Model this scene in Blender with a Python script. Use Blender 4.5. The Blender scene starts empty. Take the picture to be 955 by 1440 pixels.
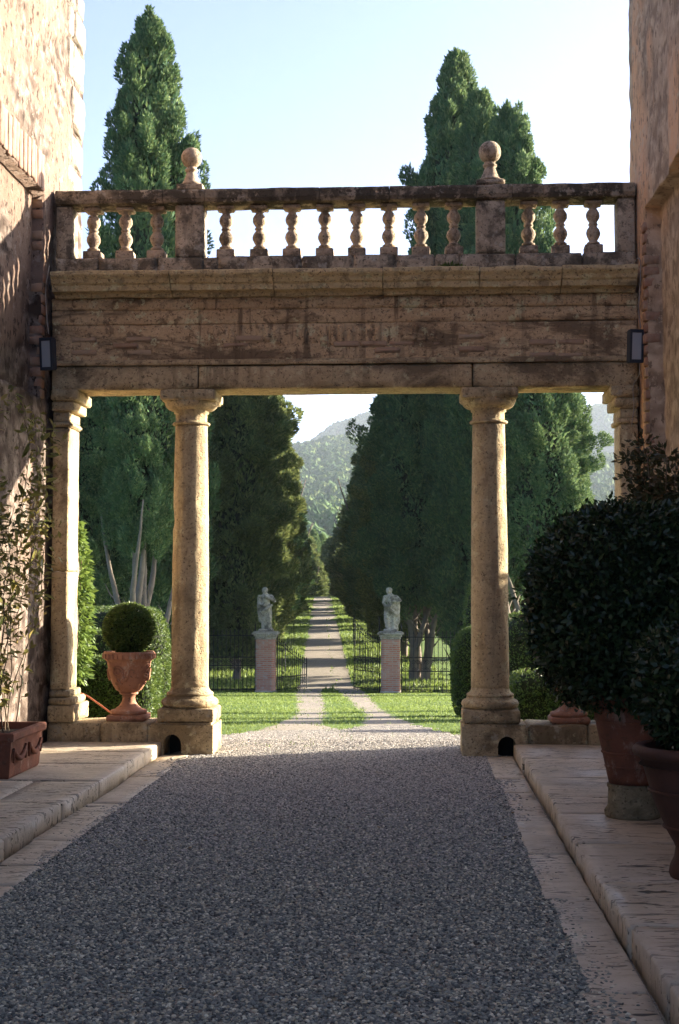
import bpy, bmesh, math, random
import numpy as np
from mathutils import Vector, Matrix
R = math.radians
C = bpy.context.scene.collection
SC = bpy.context.scene

# ------------------------------------------------------------------ camera
CAM = Vector((0.0, -13.6, 1.6)); FPX = 1961.0; YAW = R(3.1); PITCH = R(3.07)
cd = bpy.data.cameras.new('camera'); cam = bpy.data.objects.new('camera', cd); C.objects.link(cam)
cam.location = CAM; cam.rotation_euler = (R(90) + PITCH, 0, YAW)
cd.sensor_fit = 'VERTICAL'; cd.sensor_height = 24.0; cd.lens = FPX / 1440.0 * 24.0
cd.clip_start = 0.1; cd.clip_end = 30000
SC.camera = cam
# ------------------------------------------------------------------ sky and sun
SUN_EL = 15.5; SUN_AZ = 25.0        # azimuth: degrees beyond the facade plane, from +X towards +Y
w = bpy.data.worlds.new('World'); SC.world = w; w.use_nodes = True
nt = w.node_tree; nt.nodes.clear()
sky = nt.nodes.new('ShaderNodeTexSky'); sky.sky_type = 'NISHITA'; sky.sun_disc = False
sky.sun_elevation = R(SUN_EL); sky.sun_rotation = R(90 - SUN_AZ)
sky.altitude = 300; sky.air_density = 0.30; sky.dust_density = 1.8; sky.ozone_density = 1.0
bg = nt.nodes.new('ShaderNodeBackground'); bg.inputs[1].default_value = 0.114
wo = nt.nodes.new('ShaderNodeOutputWorld')
nt.links.new(sky.outputs[0], bg.inputs[0]); nt.links.new(bg.outputs[0], wo.inputs[0])
sd = bpy.data.lights.new('sun', 'SUN'); sun = bpy.data.objects.new('sun', sd); C.objects.link(sun)
sd.energy = 4.1; sd.angle = R(0.6); sd.color = (1.0, 0.88, 0.72)
sdir = Vector((math.cos(R(SUN_EL)) * math.cos(R(SUN_AZ)), math.cos(R(SUN_EL)) * math.sin(R(SUN_AZ)), math.sin(R(SUN_EL))))
sun.rotation_euler = sdir.to_track_quat('Z', 'Y').to_euler(); sun.location = (20, 8, 20)
SC.view_settings.view_transform = 'Standard'; SC.view_settings.look = 'None'
SC.view_settings.gamma = 1; SC.view_settings.use_curve_mapping = False
SC.view_settings.exposure = 2.68

# ------------------------------------------------------------------ helpers
def at(px, py, Y):
    """world point on the plane Y seen at photo pixel (px,py) - layout measuring helper"""
    d = Vector(((px - 477.5) / FPX, (720 - py) / FPX, -1.0))
    d = cam.rotation_euler.to_matrix() @ d
    t = (Y - CAM.y) / d.y
    return CAM + d * t

def vnoise(P, scale, seed=0):
    P = np.asarray(P, float) * scale + seed * 17.31
    i = np.floor(P).astype(np.int64); f = P - i; f = f * f * (3 - 2 * f)
    def h(ix, iy, iz):
        n = (ix * 374761393 + iy * 668265263 + iz * 2147483647 + seed * 974634777) & 0xffffffff
        n = ((n ^ (n >> 13)) * 1274126177) & 0xffffffff
        n = (n ^ (n >> 16)) & 0xffff
        return n / 65535.0
    r = 0
    for dx in (0, 1):
        for dy in (0, 1):
            for dz in (0, 1):
                wgt = (f[..., 0] if dx else 1 - f[..., 0]) * (f[..., 1] if dy else 1 - f[..., 1]) * (f[..., 2] if dz else 1 - f[..., 2])
                r = r + wgt * h(i[..., 0] + dx, i[..., 1] + dy, i[..., 2] + dz)
    return r * 2 - 1

def fbm(P, scale, seed=0, oct=3):
    r = 0; a = 1; t = 0
    for k in range(oct):
        r = r + a * vnoise(P, scale * 2 ** k, seed + k); t += a; a *= .5
    return r / t

def mesh_np(name, V, F, smooth=False):
    me = bpy.data.meshes.new(name)
    V = np.asarray(V, np.float32).reshape(-1, 3); F = np.asarray(F, np.int32)
    n = F.shape[1]
    me.vertices.add(len(V)); me.vertices.foreach_set('co', V.ravel())
    me.loops.add(F.size); me.loops.foreach_set('vertex_index', F.ravel())
    me.polygons.add(len(F)); me.polygons.foreach_set('loop_start', np.arange(0, F.size, n, dtype=np.int32))
    me.polygons.foreach_set('loop_total', np.full(len(F), n, np.int32))
    me.update(calc_edges=True)
    if smooth: me.polygons.foreach_set('use_smooth', np.ones(len(F), bool))
    return me

def smooth(me):
    me.polygons.foreach_set('use_smooth', np.ones(len(me.polygons), bool)); return me

class MB:
    def __init__(s): s.v = []; s.f = []
    def add(s, v, f):
        o = len(s.v); s.v += [tuple(p) for p in v]; s.f += [tuple(i + o for i in q) for q in f]; return s
    def mesh(s, name, sm=False):
        me = bpy.data.meshes.new(name); me.from_pydata(s.v, [], s.f); me.update()
        bm = bmesh.new(); bm.from_mesh(me); bmesh.ops.recalc_face_normals(bm, faces=bm.faces); bm.to_mesh(me); bm.free()
        if sm: smooth(me)
        return me

def obj(name, me, mat=None, parent=None, loc=None, rot=None, scale=None):
    o = bpy.data.objects.new(name, me)
    C.objects.link(o)
    if mat is not None and not me.materials: me.materials.append(mat)
    if parent is not None: o.parent = parent
    if loc is not None: o.location = loc
    if rot is not None: o.rotation_euler = rot
    if scale is not None: o.scale = scale
    return o
def tag(o, label, cat, group=None, kind=None):
    o['label'] = label; o['category'] = cat
    if group: o['group'] = group
    if kind: o['kind'] = kind
    return o
def struct(o, kind='structure'): o['kind'] = kind; return o
def thing(name, label, cat, loc=(0, 0, 0), group=None, rz=0):
    o = bpy.data.objects.new(name, None); C.objects.link(o); o.location = loc; o.rotation_euler = (0, 0, rz)
    o.empty_display_size = .1
    return tag(o, label, cat, group)
def dup(root, loc, label=None, rz=None, scale=None, group=None):
    r = root.copy(); C.objects.link(r); r.location = loc
    if rz is not None: r.rotation_euler = (0, 0, rz)
    if scale is not None: r.scale = scale
    if label: r['label'] = label
    if group: r['group'] = group
    for ch in root.children:
        c = ch.copy(); C.objects.link(c); c.parent = r
        for g in ch.children:
            d = g.copy(); C.objects.link(d); d.parent = c
    return r

def axis_pts(lo, hi, step, r):
    if hi - lo <= 2.2 * r: return [lo, (lo + hi) / 2, hi]
    n = max(1, int(round((hi - lo - 2 * r) / step)))
    return [lo] + list(np.linspace(lo + r, hi - r, n + 1)) + [hi]

def gridbox(x0, x1, y0, y1, z0, z1, step=.08, r=.012, amp=.006, seed=0, chip=1.5, nscale=7):
    """a worn block: grid box with rounded, chipped edges"""
    ax = [axis_pts(x0, x1, step, r), axis_pts(y0, y1, step, r), axis_pts(z0, z1, step, r)]
    idx = {}; V = []; F = []
    def vid(i, j, k):
        key = (i, j, k)
        if key not in idx: idx[key] = len(V); V.append(key)
        return idx[key]
    n = [len(a) - 1 for a in ax]
    for d in range(3):
        a, b = [(1, 2), (2, 0), (0, 1)][d]
        for side in (0, n[d]):
            for i in range(n[a]):
                for j in range(n[b]):
                    q = []
                    for (ii, jj) in ((i, j), (i + 1, j), (i + 1, j + 1), (i, j + 1)):
                        k = [0, 0, 0]; k[d] = side; k[a] = ii; k[b] = jj; q.append(vid(*k))
                    F.append(q if side else q[::-1])
    K = np.array(V)
    P = np.stack([np.array(ax[d])[K[:, d]] for d in range(3)], 1)
    ctr = np.array([(x0 + x1) / 2, (y0 + y1) / 2, (z0 + z1) / 2])
    ext = np.stack([(K[:, d] == 0) * -1 + (K[:, d] == n[d]) * 1 for d in range(3)], 1)
    cnt = np.abs(ext).sum(1)
    e = (cnt >= 2)
    P = P - ext * (e[:, None] * r * .42)
    N = ext / np.maximum(1, np.sqrt(cnt))[:, None]
    nz = fbm(P, nscale, seed, 3)
    ch = np.clip(fbm(P, nscale * .8, seed + 9, 2), 0, 1)
    P = P + N * (nz * amp)[:, None] - N * (e * ch * chip * r * 1.4)[:, None]
    return mesh_np('block', P, np.array(F))

def extrude_x(prof, x0, x1, step=.06, amp=.005, seed=0, nscale=6, chip=0.0):
    """profile of (y,z) points, closed, swept along x, weathered"""
    xs = np.linspace(x0, x1, max(2, int((x1 - x0) / step)) + 1)
    pr = np.array(prof); m = len(pr); n = len(xs)
    P = np.zeros((n, m, 3)); P[:, :, 0] = xs[:, None]; P[:, :, 1] = pr[None, :, 0]; P[:, :, 2] = pr[None, :, 1]
    P = P.reshape(-1, 3)
    d = np.stack([fbm(P, nscale, seed), fbm(P, nscale, seed + 5), fbm(P, nscale, seed + 11)], 1) * amp
    ed = np.zeros((n, m)); ed[0] = 1; ed[-1] = 1
    d[:, 0] *= (1 - .7 * ed.ravel())
    P = P + d
    if chip:
        ch = np.clip(fbm(P, 3.0, seed + 21, 3) - .15, 0, 1) * chip
        c = pr.mean(0)
        dirv = np.stack([np.zeros(len(P)), c[0] - P[:, 1], c[1] - P[:, 2]], 1)
        P = P + dirv * ch[:, None]
    F = []
    for i in range(n - 1):
        for j in range(m):
            j2 = (j + 1) % m
            F.append((i * m + j, (i + 1) * m + j, (i + 1) * m + j2, i * m + j2))
    me = bpy.data.meshes.new('sweep')
    me.from_pydata(P.tolist(), [], F + [tuple(range(m)), tuple(range((n - 1) * m, n * m))[::-1]])
    bm = bmesh.new(); bm.from_mesh(me); bmesh.ops.recalc_face_normals(bm, faces=bm.faces); bm.to_mesh(me); bm.free()
    return me

def lathe(prof, seg=32, amp=0.0, seed=0, nscale=6, cap=True, wob=None):
    """profile [(r,z)...] turned about z"""
    pr = np.array(prof, float); m = len(pr)
    a = np.linspace(0, 2 * math.pi, seg, endpoint=False)
    P = np.zeros((m, seg, 3)); P[:, :, 0] = pr[:, 0:1] * np.cos(a); P[:, :, 1] = pr[:, 0:1] * np.sin(a); P[:, :, 2] = pr[:, 1:2]
    P = P.reshape(-1, 3)
    if amp:
        rad = np.maximum(1e-6, np.hypot(P[:, 0], P[:, 1]))
        nz = fbm(P, nscale, seed, 4) * amp
        if wob is not None: nz = nz + wob(P)
        P[:, 0] += P[:, 0] / rad * nz; P[:, 1] += P[:, 1] / rad * nz
    F = []
    for i in range(m - 1):
        for j in range(seg):
            j2 = (j + 1) % seg
            F.append((i * seg + j, i * seg + j2, (i + 1) * seg + j2, (i + 1) * seg + j))
    me = bpy.data.meshes.new('turned')
    caps = [tuple(range(seg))[::-1], tuple(range((m - 1) * seg, m * seg))] if cap else []
    me.from_pydata(P.tolist(), [], F + caps); me.update()
    smooth(me)
    return me

def dense(prof, step):
    out = [prof[0]]
    for (r0, z0), (r1, z1) in zip(prof, prof[1:]):
        n = max(1, int(math.hypot(r1 - r0, z1 - z0) / step))
        for k in range(1, n + 1): out.append((r0 + (r1 - r0) * k / n, z0 + (z1 - z0) * k / n))
    return out

def arc(cx, cz, r, a0, a1, n=8, rz=None):
    rz = rz or r
    return [(cx + r * math.cos(R(a0 + (a1 - a0) * k / n)), cz + rz * math.sin(R(a0 + (a1 - a0) * k / n))) for k in range(n + 1)]

def tube(mb, pts, rad, seg=6):
    pts = [Vector(p) for p in pts]; n = len(pts)
    if not hasattr(rad, '__len__'): rad = [rad] * n
    V = []; F = []
    for i, p in enumerate(pts):
        t = (pts[min(i + 1, n - 1)] - pts[max(i - 1, 0)]).normalized()
        u = t.cross(Vector((0, 0, 1)))
        if u.length < .05: u = t.cross(Vector((1, 0, 0)))
        u.normalize(); v = t.cross(u)
        for k in range(seg):
            a = 2 * math.pi * k / seg
            V.append(p + (u * math.cos(a) + v * math.sin(a)) * rad[i])
    for i in range(n - 1):
        for k in range(seg):
            k2 = (k + 1) % seg
            F.append((i * seg + k, i * seg + k2, (i + 1) * seg + k2, (i + 1) * seg + k))
    F.append(tuple(range(seg))[::-1]); F.append(tuple(range((n - 1) * seg, n * seg)))
    mb.add(V, F); return mb
def box(mb, x0, x1, y0, y1, z0, z1):
    v = [(x, y, z) for x in (x0, x1) for y in (y0, y1) for z in (z0, z1)]
    mb.add(v, [(0, 1, 3, 2), (4, 6, 7, 5), (0, 4, 5, 1), (2, 3, 7, 6), (0, 2, 6, 4), (1, 5, 7, 3)]); return mb
def prism_y(mb, poly, y0, y1):
    n = len(poly)
    v = [(x, y0, z) for x, z in poly] + [(x, y1, z) for x, z in poly]
    f = [tuple(range(n)), tuple(range(n, 2 * n))[::-1]] + [(i, i + n, (i + 1) % n + n, (i + 1) % n) for i in range(n)]
    mb.add(v, f); return mb

def kites(P, D, N, L, W, fold=.12):
    """leaf-shaped cards: base P, axis D, face normal N"""
    D = D / np.linalg.norm(D, axis=1, keepdims=True)
    S = np.cross(D, N); S /= np.maximum(1e-6, np.linalg.norm(S, axis=1, keepdims=True))
    N = np.cross(S, D)
    L = np.broadcast_to(L, len(P))[:, None]; W = np.broadcast_to(W, len(P))[:, None]
    m = P + D * L * .45
    V = np.stack([P, m + S * W * .5 + N * W * fold, P + D * L, m - S * W * .5 + N * W * fold], 1)
    F = np.arange(len(P) * 4).reshape(-1, 4)
    return V.reshape(-1, 3), F

# ------------------------------------------------------------------ materials
class NB:
    def __init__(s, name):
        s.m = bpy.data.materials.new(name); s.m.use_nodes = True; s.t = s.m.node_tree; s.t.nodes.clear()
        s.out = s.n('ShaderNodeOutputMaterial'); s.b = s.n('ShaderNodeBsdfPrincipled'); s.l(s.b.outputs[0], s.out.inputs[0])
        s.b.inputs['Roughness'].default_value = .85; s.b.inputs['Specular IOR Level'].default_value = .25
    def n(s, t): return s.t.nodes.new(t)
    def l(s, a, b): s.t.links.new(a, b)
    def pos(s): return s.n('ShaderNodeNewGeometry').outputs['Position']
    def map(s, src, sc):
        m = s.n('ShaderNodeMapping'); s.l(src, m.inputs[0]); m.inputs['Scale'].default_value = sc; return m.outputs[0]
    def noise(s, vec, scale, detail=5, rough=.6, dist=0):
        x = s.n('ShaderNodeTexNoise'); s.l(vec, x.inputs['Vector']); x.inputs['Scale'].default_value = scale
        x.inputs['Detail'].default_value = detail; x.inputs['Roughness'].default_value = rough; x.inputs['Distortion'].default_value = dist
        return x.outputs['Fac']
    def voro(s, vec, scale, feat='F1', out='Distance', rnd=1):
        x = s.n('ShaderNodeTexVoronoi'); x.feature = feat; s.l(vec, x.inputs['Vector']); x.inputs['Scale'].default_value = scale
        x.inputs['Randomness'].default_value = rnd
        return x.outputs[out]
    def ramp(s, f, stops):
        x = s.n('ShaderNodeValToRGB'); s.l(f, x.inputs[0]); e = x.color_ramp.elements
        while len(e) < len(stops): e.new(.5)
        for k, (p, c) in enumerate(stops):
            e[k].position = p
            e[k].color = (c, c, c, 1) if not hasattr(c, '__len__') else (*c, 1)
        return x.outputs[0]
    def mix(s, f, a, b, mode='MIX'):
        x = s.n('ShaderNodeMix'); x.data_type = 'RGBA'; x.blend_type = mode
        for v, i in ((f, 0), (a, 6), (b, 7)):
            if hasattr(v, 'links'): s.l(v, x.inputs[i])
            elif i == 0: x.inputs[0].default_value = v
            else: x.inputs[i].default_value = (*v, 1) if hasattr(v, '__len__') else (v, v, v, 1)
        return x.outputs[2]
    def math(s, op, a, b=None):
        x = s.n('ShaderNodeMath'); x.operation = op
        for v, i in ((a, 0), (b, 1)):
            if v is None: continue
            if hasattr(v, 'links'): s.l(v, x.inputs[i])
            else: x.inputs[i].default_value = v
        return x.outputs[0]
    def bump(s, h, strength=.4, dist=.02, prev=None):
        x = s.n('ShaderNodeBump'); s.l(h, x.inputs['Height']); x.inputs['Strength'].default_value = strength; x.inputs['Distance'].default_value = dist
        if prev is not None: s.l(prev, x.inputs['Normal'])
        return x.outputs[0]
    def fin(s, col, nrm=None, rough=None):
        if hasattr(col, 'links'): s.l(col, s.b.inputs['Base Color'])
        else: s.b.inputs['Base Color'].default_value = (*col, 1)
        if nrm is not None: s.l(nrm, s.b.inputs['Normal'])
        if rough is not None:
            if hasattr(rough, 'links'): s.l(rough, s.b.inputs['Roughness'])
            else: s.b.inputs['Roughness'].default_value = rough
        return s.m
    def attr(s, name):
        x = s.n('ShaderNodeAttribute'); x.attribute_name = name; return x.outputs['Fac']

def stone_mat(name, lo, hi, dark, darkpos=.56, sc=3.0, pit=.6, streak=(1, 1, 1), lichen=None, bumpd=.02, stain_sc=1.1, drip=.5, mott=.6):
    b = NB(name); p = b.pos(); ps = b.map(p, streak)
    base = b.ramp(b.noise(ps, sc, 6, .65), [(.28, lo), (.72, hi)])
    base = b.mix(b.ramp(b.noise(p, 38, 3, .7), [(.35, .0), (.75, .55)]), base, tuple(x * .72 for x in lo))
    st = b.ramp(b.noise(ps, stain_sc, 7, .68, .4), [(darkpos - .035, 0), (darkpos + .05, .85)])
    base = b.mix(st, base, dark)
    mt = b.ramp(b.noise(p, 8.5, 6, .72, .3), [(.545, 0), (.60, mott)])
    base = b.mix(mt, base, tuple(d_ * 1.5 for d_ in dark))
    lt = b.ramp(b.noise(p, 6.3, 6, .7), [(.575, 0), (.625, mott * .8)])
    base = b.mix(lt, base, tuple(min(.7, x_ * 1.25) for x_ in hi))
    dr = b.math('MULTIPLY', b.ramp(b.noise(b.map(p, (9, 9, .7)), 1.0, 5, .65), [(.55, 0), (.61, drip)]), b.ramp(b.noise(p, .8, 3), [(.4, 0), (.6, 1)]))
    base = b.mix(dr, base, dark)
    sp = b.ramp(b.noise(p, 40, 3, .6), [(.60, 0), (.64, .8)])
    base = b.mix(sp, base, tuple(d_ * .8 for d_ in dark))
    if lichen:
        lk = b.ramp(b.noise(p, 9, 4, .6), [(.60, 0), (.68, .7)])
        base = b.mix(lk, base, lichen)
    pits = b.ramp(b.voro(b.map(p, (1, 1, 1.6)), 26), [(.08, 0), (.30, 1)])
    pm = b.ramp(b.noise(p, 5, 3), [(.5, 0), (.62, pit)])
    base = b.mix(b.math('MULTIPLY', b.math('SUBTRACT', 1, pits), pm), base, tuple(x * .3 for x in lo))
    h = b.math('ADD', b.noise(p, 14, 8, .7), b.math('MULTIPLY', pits, .35))
    nm = b.bump(h, 1.0, bumpd * 1.3)
    nm = b.bump(b.noise(p, 90, 4, .7), .35, .004, nm)
    return b.fin(base, nm, .88)

M = {}
M['column'] = stone_mat('column_travertine', (.46, .345, .185), (.65, .515, .315), (.20, .145, .08), .58, 2.2, .8, (1, 1, .7))
M['plinth'] = stone_mat('plinth_travertine', (.44, .325, .175), (.63, .50, .30), (.17, .125, .068), .56, 3, .9, lichen=(.42, .38, .28))
M['cornice'] = stone_mat('cornice_stone', (.52, .39, .20), (.72, .57, .33), (.16, .12, .068), .58, 3.2, .6, (.5, 1, 1.4), lichen=(.36, .32, .20), stain_sc=1.6)
M['rail'] = stone_mat('rail_stone', (.36, .285, .195), (.54, .45, .33), (.085, .07, .05), .53, 4, .6, lichen=(.42, .39, .32), stain_sc=2.2)
M['raildark'] = stone_mat('lichened_rail_stone', (.26, .205, .135), (.42, .345, .25), (.05, .042, .03), .47, 5, .6, lichen=(.46, .42, .34), stain_sc=3.2, mott=.85)
M['baluster'] = stone_mat('baluster_stone', (.38, .285, .19), (.56, .45, .325), (.13, .10, .065), .56, 6, .6, lichen=(.45, .38, .27), stain_sc=4)
M['architrave'] = stone_mat('architrave_stone', (.46, .33, .18), (.66, .51, .30), (.15, .107, .062), .56, 3, .6, (.6, 1, 1), stain_sc=1.5)
M['frieze'] = stone_mat('frieze_plaster', (.54, .35, .185), (.72, .54, .32), (.15, .10, .058), .55, 2.6, .5, (.45, 1, 1.8), stain_sc=1.7, drip=.8, mott=.8)
M['statue'] = stone_mat('statue_stone', (.40, .36, .28), (.60, .55, .44), (.13, .12, .085), .55, 5, .5, lichen=(.40, .33, .17), bumpd=.03, stain_sc=3)

def brick_mat(name, lo, hi):
    b = NB(name); p = b.pos(); oi = b.n('ShaderNodeObjectInfo')
    c = b.mix(b.ramp(oi.outputs['Random'], [(0, 0), (1, 1)]), lo, hi)
    c = b.mix(b.ramp(b.noise(p, 16, 5), [(.45, 0), (.7, .6)]), c, (.36, .28, .2))
    c = b.mix(b.ramp(b.noise(p, 6, 5), [(.55, 0), (.75, .7)]), c, (.10, .06, .04))
    return b.fin(c, b.bump(b.noise(p, 45, 6, .7), .7, .012), .9)
M['brick'] = brick_mat('old_red_brick', (.29, .145, .09), (.36, .24, .155))
M['brick_pale'] = brick_mat('pale_rose_brick', (.26, .15, .11), (.31, .205, .155))
M['brick_brown'] = brick_mat('sooty_brown_brick', (.36, .22, .135), (.46, .33, .21))

# stucco that has fallen away over rubble: 'bare' is a mesh attribute that follows the real relief
def stucco_mat(name, plaster_lo, plaster_hi, rub_lo, rub_hi, dark):
    b = NB(name); p = b.pos()
    ps = b.map(p, (1, 1, .35))
    pl = b.ramp(b.noise(ps, 1.8, 7, .65), [(.3, plaster_lo), (.7, plaster_hi)])
    pl = b.mix(b.ramp(b.noise(p, 24, 4), [(.5, 0), (.75, .45)]), pl, rub_lo)
    wv = b.n('ShaderNodeTexNoise'); b.l(p, wv.inputs['Vector']); wv.inputs['Scale'].default_value = 4; wv.inputs['Detail'].default_value = 4
    vm = b.n('ShaderNodeVectorMath'); vm.operation = 'MULTIPLY_ADD'; b.l(wv.outputs['Color'], vm.inputs[0]); vm.inputs[1].default_value = (.34, .34, .34); b.l(b.map(p, (1, 1, 1.5)), vm.inputs[2])
    q = vm.outputs[0]
    ru = b.ramp(b.noise(q, 5, 5, .7), [(.3, rub_lo), (.7, rub_hi)])
    ed = b.ramp(b.voro(q, 5.5, 'SMOOTH_F1'), [(.30, 1), (.62, 0)])
    ru = b.mix(ed, tuple(x * .68 for x in rub_lo), ru)
    c = b.mix(b.ramp(b.attr('bare'), [(.42, 0), (.55, 1)]), pl, ru)
    st = b.ramp(b.noise(b.map(p, (1, 1, .4)), 2.1, 8, .75), [(.56, 0), (.64, .7)])
    c = b.mix(st, c, dark)
    hol = b.ramp(b.noise(b.map(p, (1, 1, .55)), 17, 4, .6), [(.585, 0), (.62, .9)])
    c = b.mix(hol, c, tuple(x * .5 for x in rub_lo))
    c = b.mix(b.ramp(b.noise(p, 5.3, 6, .75), [(.56, 0), (.60, .7)]), c, rub_hi)
    h = b.math('ADD', b.math('SUBTRACT', b.noise(p, 22, 7, .7), hol), b.math('MULTIPLY', b.math('MULTIPLY', ed, b.attr('bare')), .8))
    return b.fin(c, b.bump(b.noise(p, 80, 4, .7), .3, .005, b.bump(h, .7, .025)), .92)
M['stucco_rose'] = stucco_mat('peeling_rose_stucco', (.185, .125, .09), (.235, .165, .125), (.09, .061, .044), (.30, .245, .20), (.10, .072, .05))
M['stucco_brown'] = stucco_mat('stained_ochre_stucco', (.52, .30, .165), (.66, .42, .25), (.38, .275, .185), (.52, .41, .29), (.20, .14, .09))
M['wallstone'] = stone_mat('pale_wall_stone', (.29, .245, .20), (.38, .335, .285), (.2, .155, .11), .62, 3, .5)

def paving_mat():
    b = NB('pitted_travertine_paving'); p = b.pos(); oi = b.n('ShaderNodeObjectInfo')
    c = b.ramp(b.noise(b.map(p, (.9, 1.6, 1)), 2.6, 7, .7), [(.3, (.48, .39, .265)), (.7, (.70, .60, .45))])
    c = b.mix(b.math('MULTIPLY', oi.outputs['Random'], .35), c, (.46, .38, .29))
    pit = b.ramp(b.noise(b.map(p, (3.2, 11, 6)), 1.9, 2.5, .55, .6), [(.60, 0), (.635, 1)])
    pit2 = b.ramp(b.noise(b.map(p, (14, 30, 14)), 1.6, 2, .5), [(.63, 0), (.67, .9)])
    pm = b.ramp(b.noise(p, 1.4, 3), [(.40, .15), (.56, 1)])
    pits = b.math('MULTIPLY', b.math('MAXIMUM', pit, pit2), pm)
    c = b.mix(b.math('MULTIPLY', pits, .9), c, (.06, .05, .036))
    c = b.mix(b.ramp(b.noise(p, .9, 6, .7), [(.52, 0), (.7, .55)]), c, (.25, .225, .185))
    h = b.math('SUBTRACT', b.math('MULTIPLY', b.noise(b.map(p, (2, 5, 2)), 3, 6, .6), .5), pits)
    wet = b.ramp(b.noise(p, 1.1, 4), [(.5, .62), (.68, .34)])
    return b.fin(c, b.bump(h, .8, .015), wet)
M['paving'] = paving_mat()

def pebble_mat(name, k, wm, stops):
    b = NB(name); oi = b.n('ShaderNodeObjectInfo')
    c = b.ramp(oi.outputs['Random'], stops)
    c = b.mix(1, c, tuple(k * q for q in wm), 'MULTIPLY'); p = b.pos()
    return b.fin(c, b.bump(b.noise(p, 150, 3), .3, .003), .7)
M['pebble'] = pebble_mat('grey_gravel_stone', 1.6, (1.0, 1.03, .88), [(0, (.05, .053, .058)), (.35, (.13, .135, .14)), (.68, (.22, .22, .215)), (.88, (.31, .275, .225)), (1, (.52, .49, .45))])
M['pebble_painted_light'] = pebble_mat('light_painted_gravel_stone', 1.0, (1.0, 1.0, .96), [(0, (.11, .108, .105)), (.3, (.29, .28, .265)), (.65, (.44, .42, .39)), (.9, (.54, .48, .41)), (1, (.70, .66, .60))])  # brighter copy of the gravel: stronger light near the columns painted in

def ground_mat():
    b = NB('lawn_and_gravel_ground'); p = b.pos()
    pa = b.attr('path')
    g = b.ramp(b.noise(p, .8, 5, .6), [(.3, (.09, .155, .03)), (.7, (.14, .205, .045))])
    g = b.mix(b.ramp(b.noise(p, 30, 3), [(.4, 0), (.7, .4)]), g, (.05, .085, .02))
    vv = b.voro(p, 55, 'F1', 'Color')
    gr = b.ramp(vv, [(0, (.14, .125, .10)), (.5, (.29, .255, .205)), (1, (.47, .41, .335))])
    gr = b.mix(b.ramp(b.noise(p, 1.5, 4), [(.4, 0), (.7, .5)]), gr, (.29, .25, .19))
    gr = b.mix(b.ramp(b.noise(p, 5.5, 6, .75), [(.56, 0), (.66, .6)]), gr, (.13, .17, .05))
    mk = b.math('ADD', pa, b.math('MULTIPLY', b.math('SUBTRACT', b.noise(p, 3.2, 6, .75), .5), 1.0))
    c = b.mix(b.ramp(mk, [(.42, 0), (.58, 1)]), g, gr)
    return b.fin(c, b.bump(b.math('ADD', b.voro(p, 55), b.noise(p, 20, 4)), .5, .02), .9)
M['ground'] = ground_mat()

def leaf_mat(name, c0, c1, c2, rough=.55, trans=.25, obrand=False, spec=.3, bigsc=.9):
    b = NB(name); g = b.n('ShaderNodeNewGeometry')
    rnd = b.n('ShaderNodeObjectInfo').outputs['Random'] if obrand else g.outputs['Random Per Island']
    c = b.ramp(rnd, [(0, c0), (.6, c1), (1, c2)])
    big = b.noise(g.outputs['Position'], bigsc, 3, .6)
    c = b.mix(b.ramp(big, [(.35, 0), (.7, .35)]), c, c0)
    b.l(c, b.b.inputs['Base Color']); b.b.inputs['Roughness'].default_value = rough; b.b.inputs['Specular IOR Level'].default_value = spec
    tr = b.n('ShaderNodeBsdfTranslucent'); b.l(b.mix(.5, c, c2), tr.inputs[0])
    ms = b.n('ShaderNodeMixShader'); ms.inputs[0].default_value = trans
    b.l(b.b.outputs[0], ms.inputs[1]); b.l(tr.outputs[0], ms.inputs[2]); b.l(ms.outputs[0], b.out.inputs[0])
    return b.m
M['cypress'] = leaf_mat('cypress_foliage', (.032, .082, .040), (.085, .170, .070), (.21, .27, .10), .7, .3, spec=.15)
M['cypress_loose'] = leaf_mat('loose_cypress_foliage', (.042, .082, .032), (.115, .175, .06), (.28, .30, .105), .7, .36, spec=.15)
M['boxleaf'] = leaf_mat('box_foliage', (.036, .072, .018), (.082, .138, .032), (.16, .21, .05), .5, .3)
M['laurel'] = leaf_mat('laurel_leaf', (.010, .024, .008), (.022, .048, .015), (.05, .08, .024), .42, .12, spec=.4)
M['laurel_leaf'] = leaf_mat('laurel_single_leaf', (.012, .028, .009), (.026, .055, .017), (.06, .09, .028), .42, .12, True, spec=.4)
M['climber'] = leaf_mat('climber_leaf', (.07, .11, .028), (.15, .19, .048), (.32, .25, .085), .5, .5, True)
M['climber_small'] = leaf_mat('climber_small_leaf', (.06, .085, .022), (.13, .15, .04), (.30, .22, .08), .5, .4)
M['shrubleaf'] = leaf_mat('bright_shrub_leaf', (.06, .11, .02), (.12, .19, .035), (.2, .27, .06), .5, .35)
M['redleaf'] = leaf_mat('bronze_shrub_leaf', (.03, .045, .018), (.06, .065, .025), (.12, .07, .035), .5, .2)
M['grass'] = leaf_mat('grass_blade', (.10, .165, .03), (.155, .23, .045), (.235, .29, .075), .6, .42)
M['forest'] = leaf_mat('hill_forest_foliage', (.03, .07, .024), (.07, .125, .036), (.15, .19, .05), .8, .0, True, spec=.1, bigsc=.011)

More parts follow.
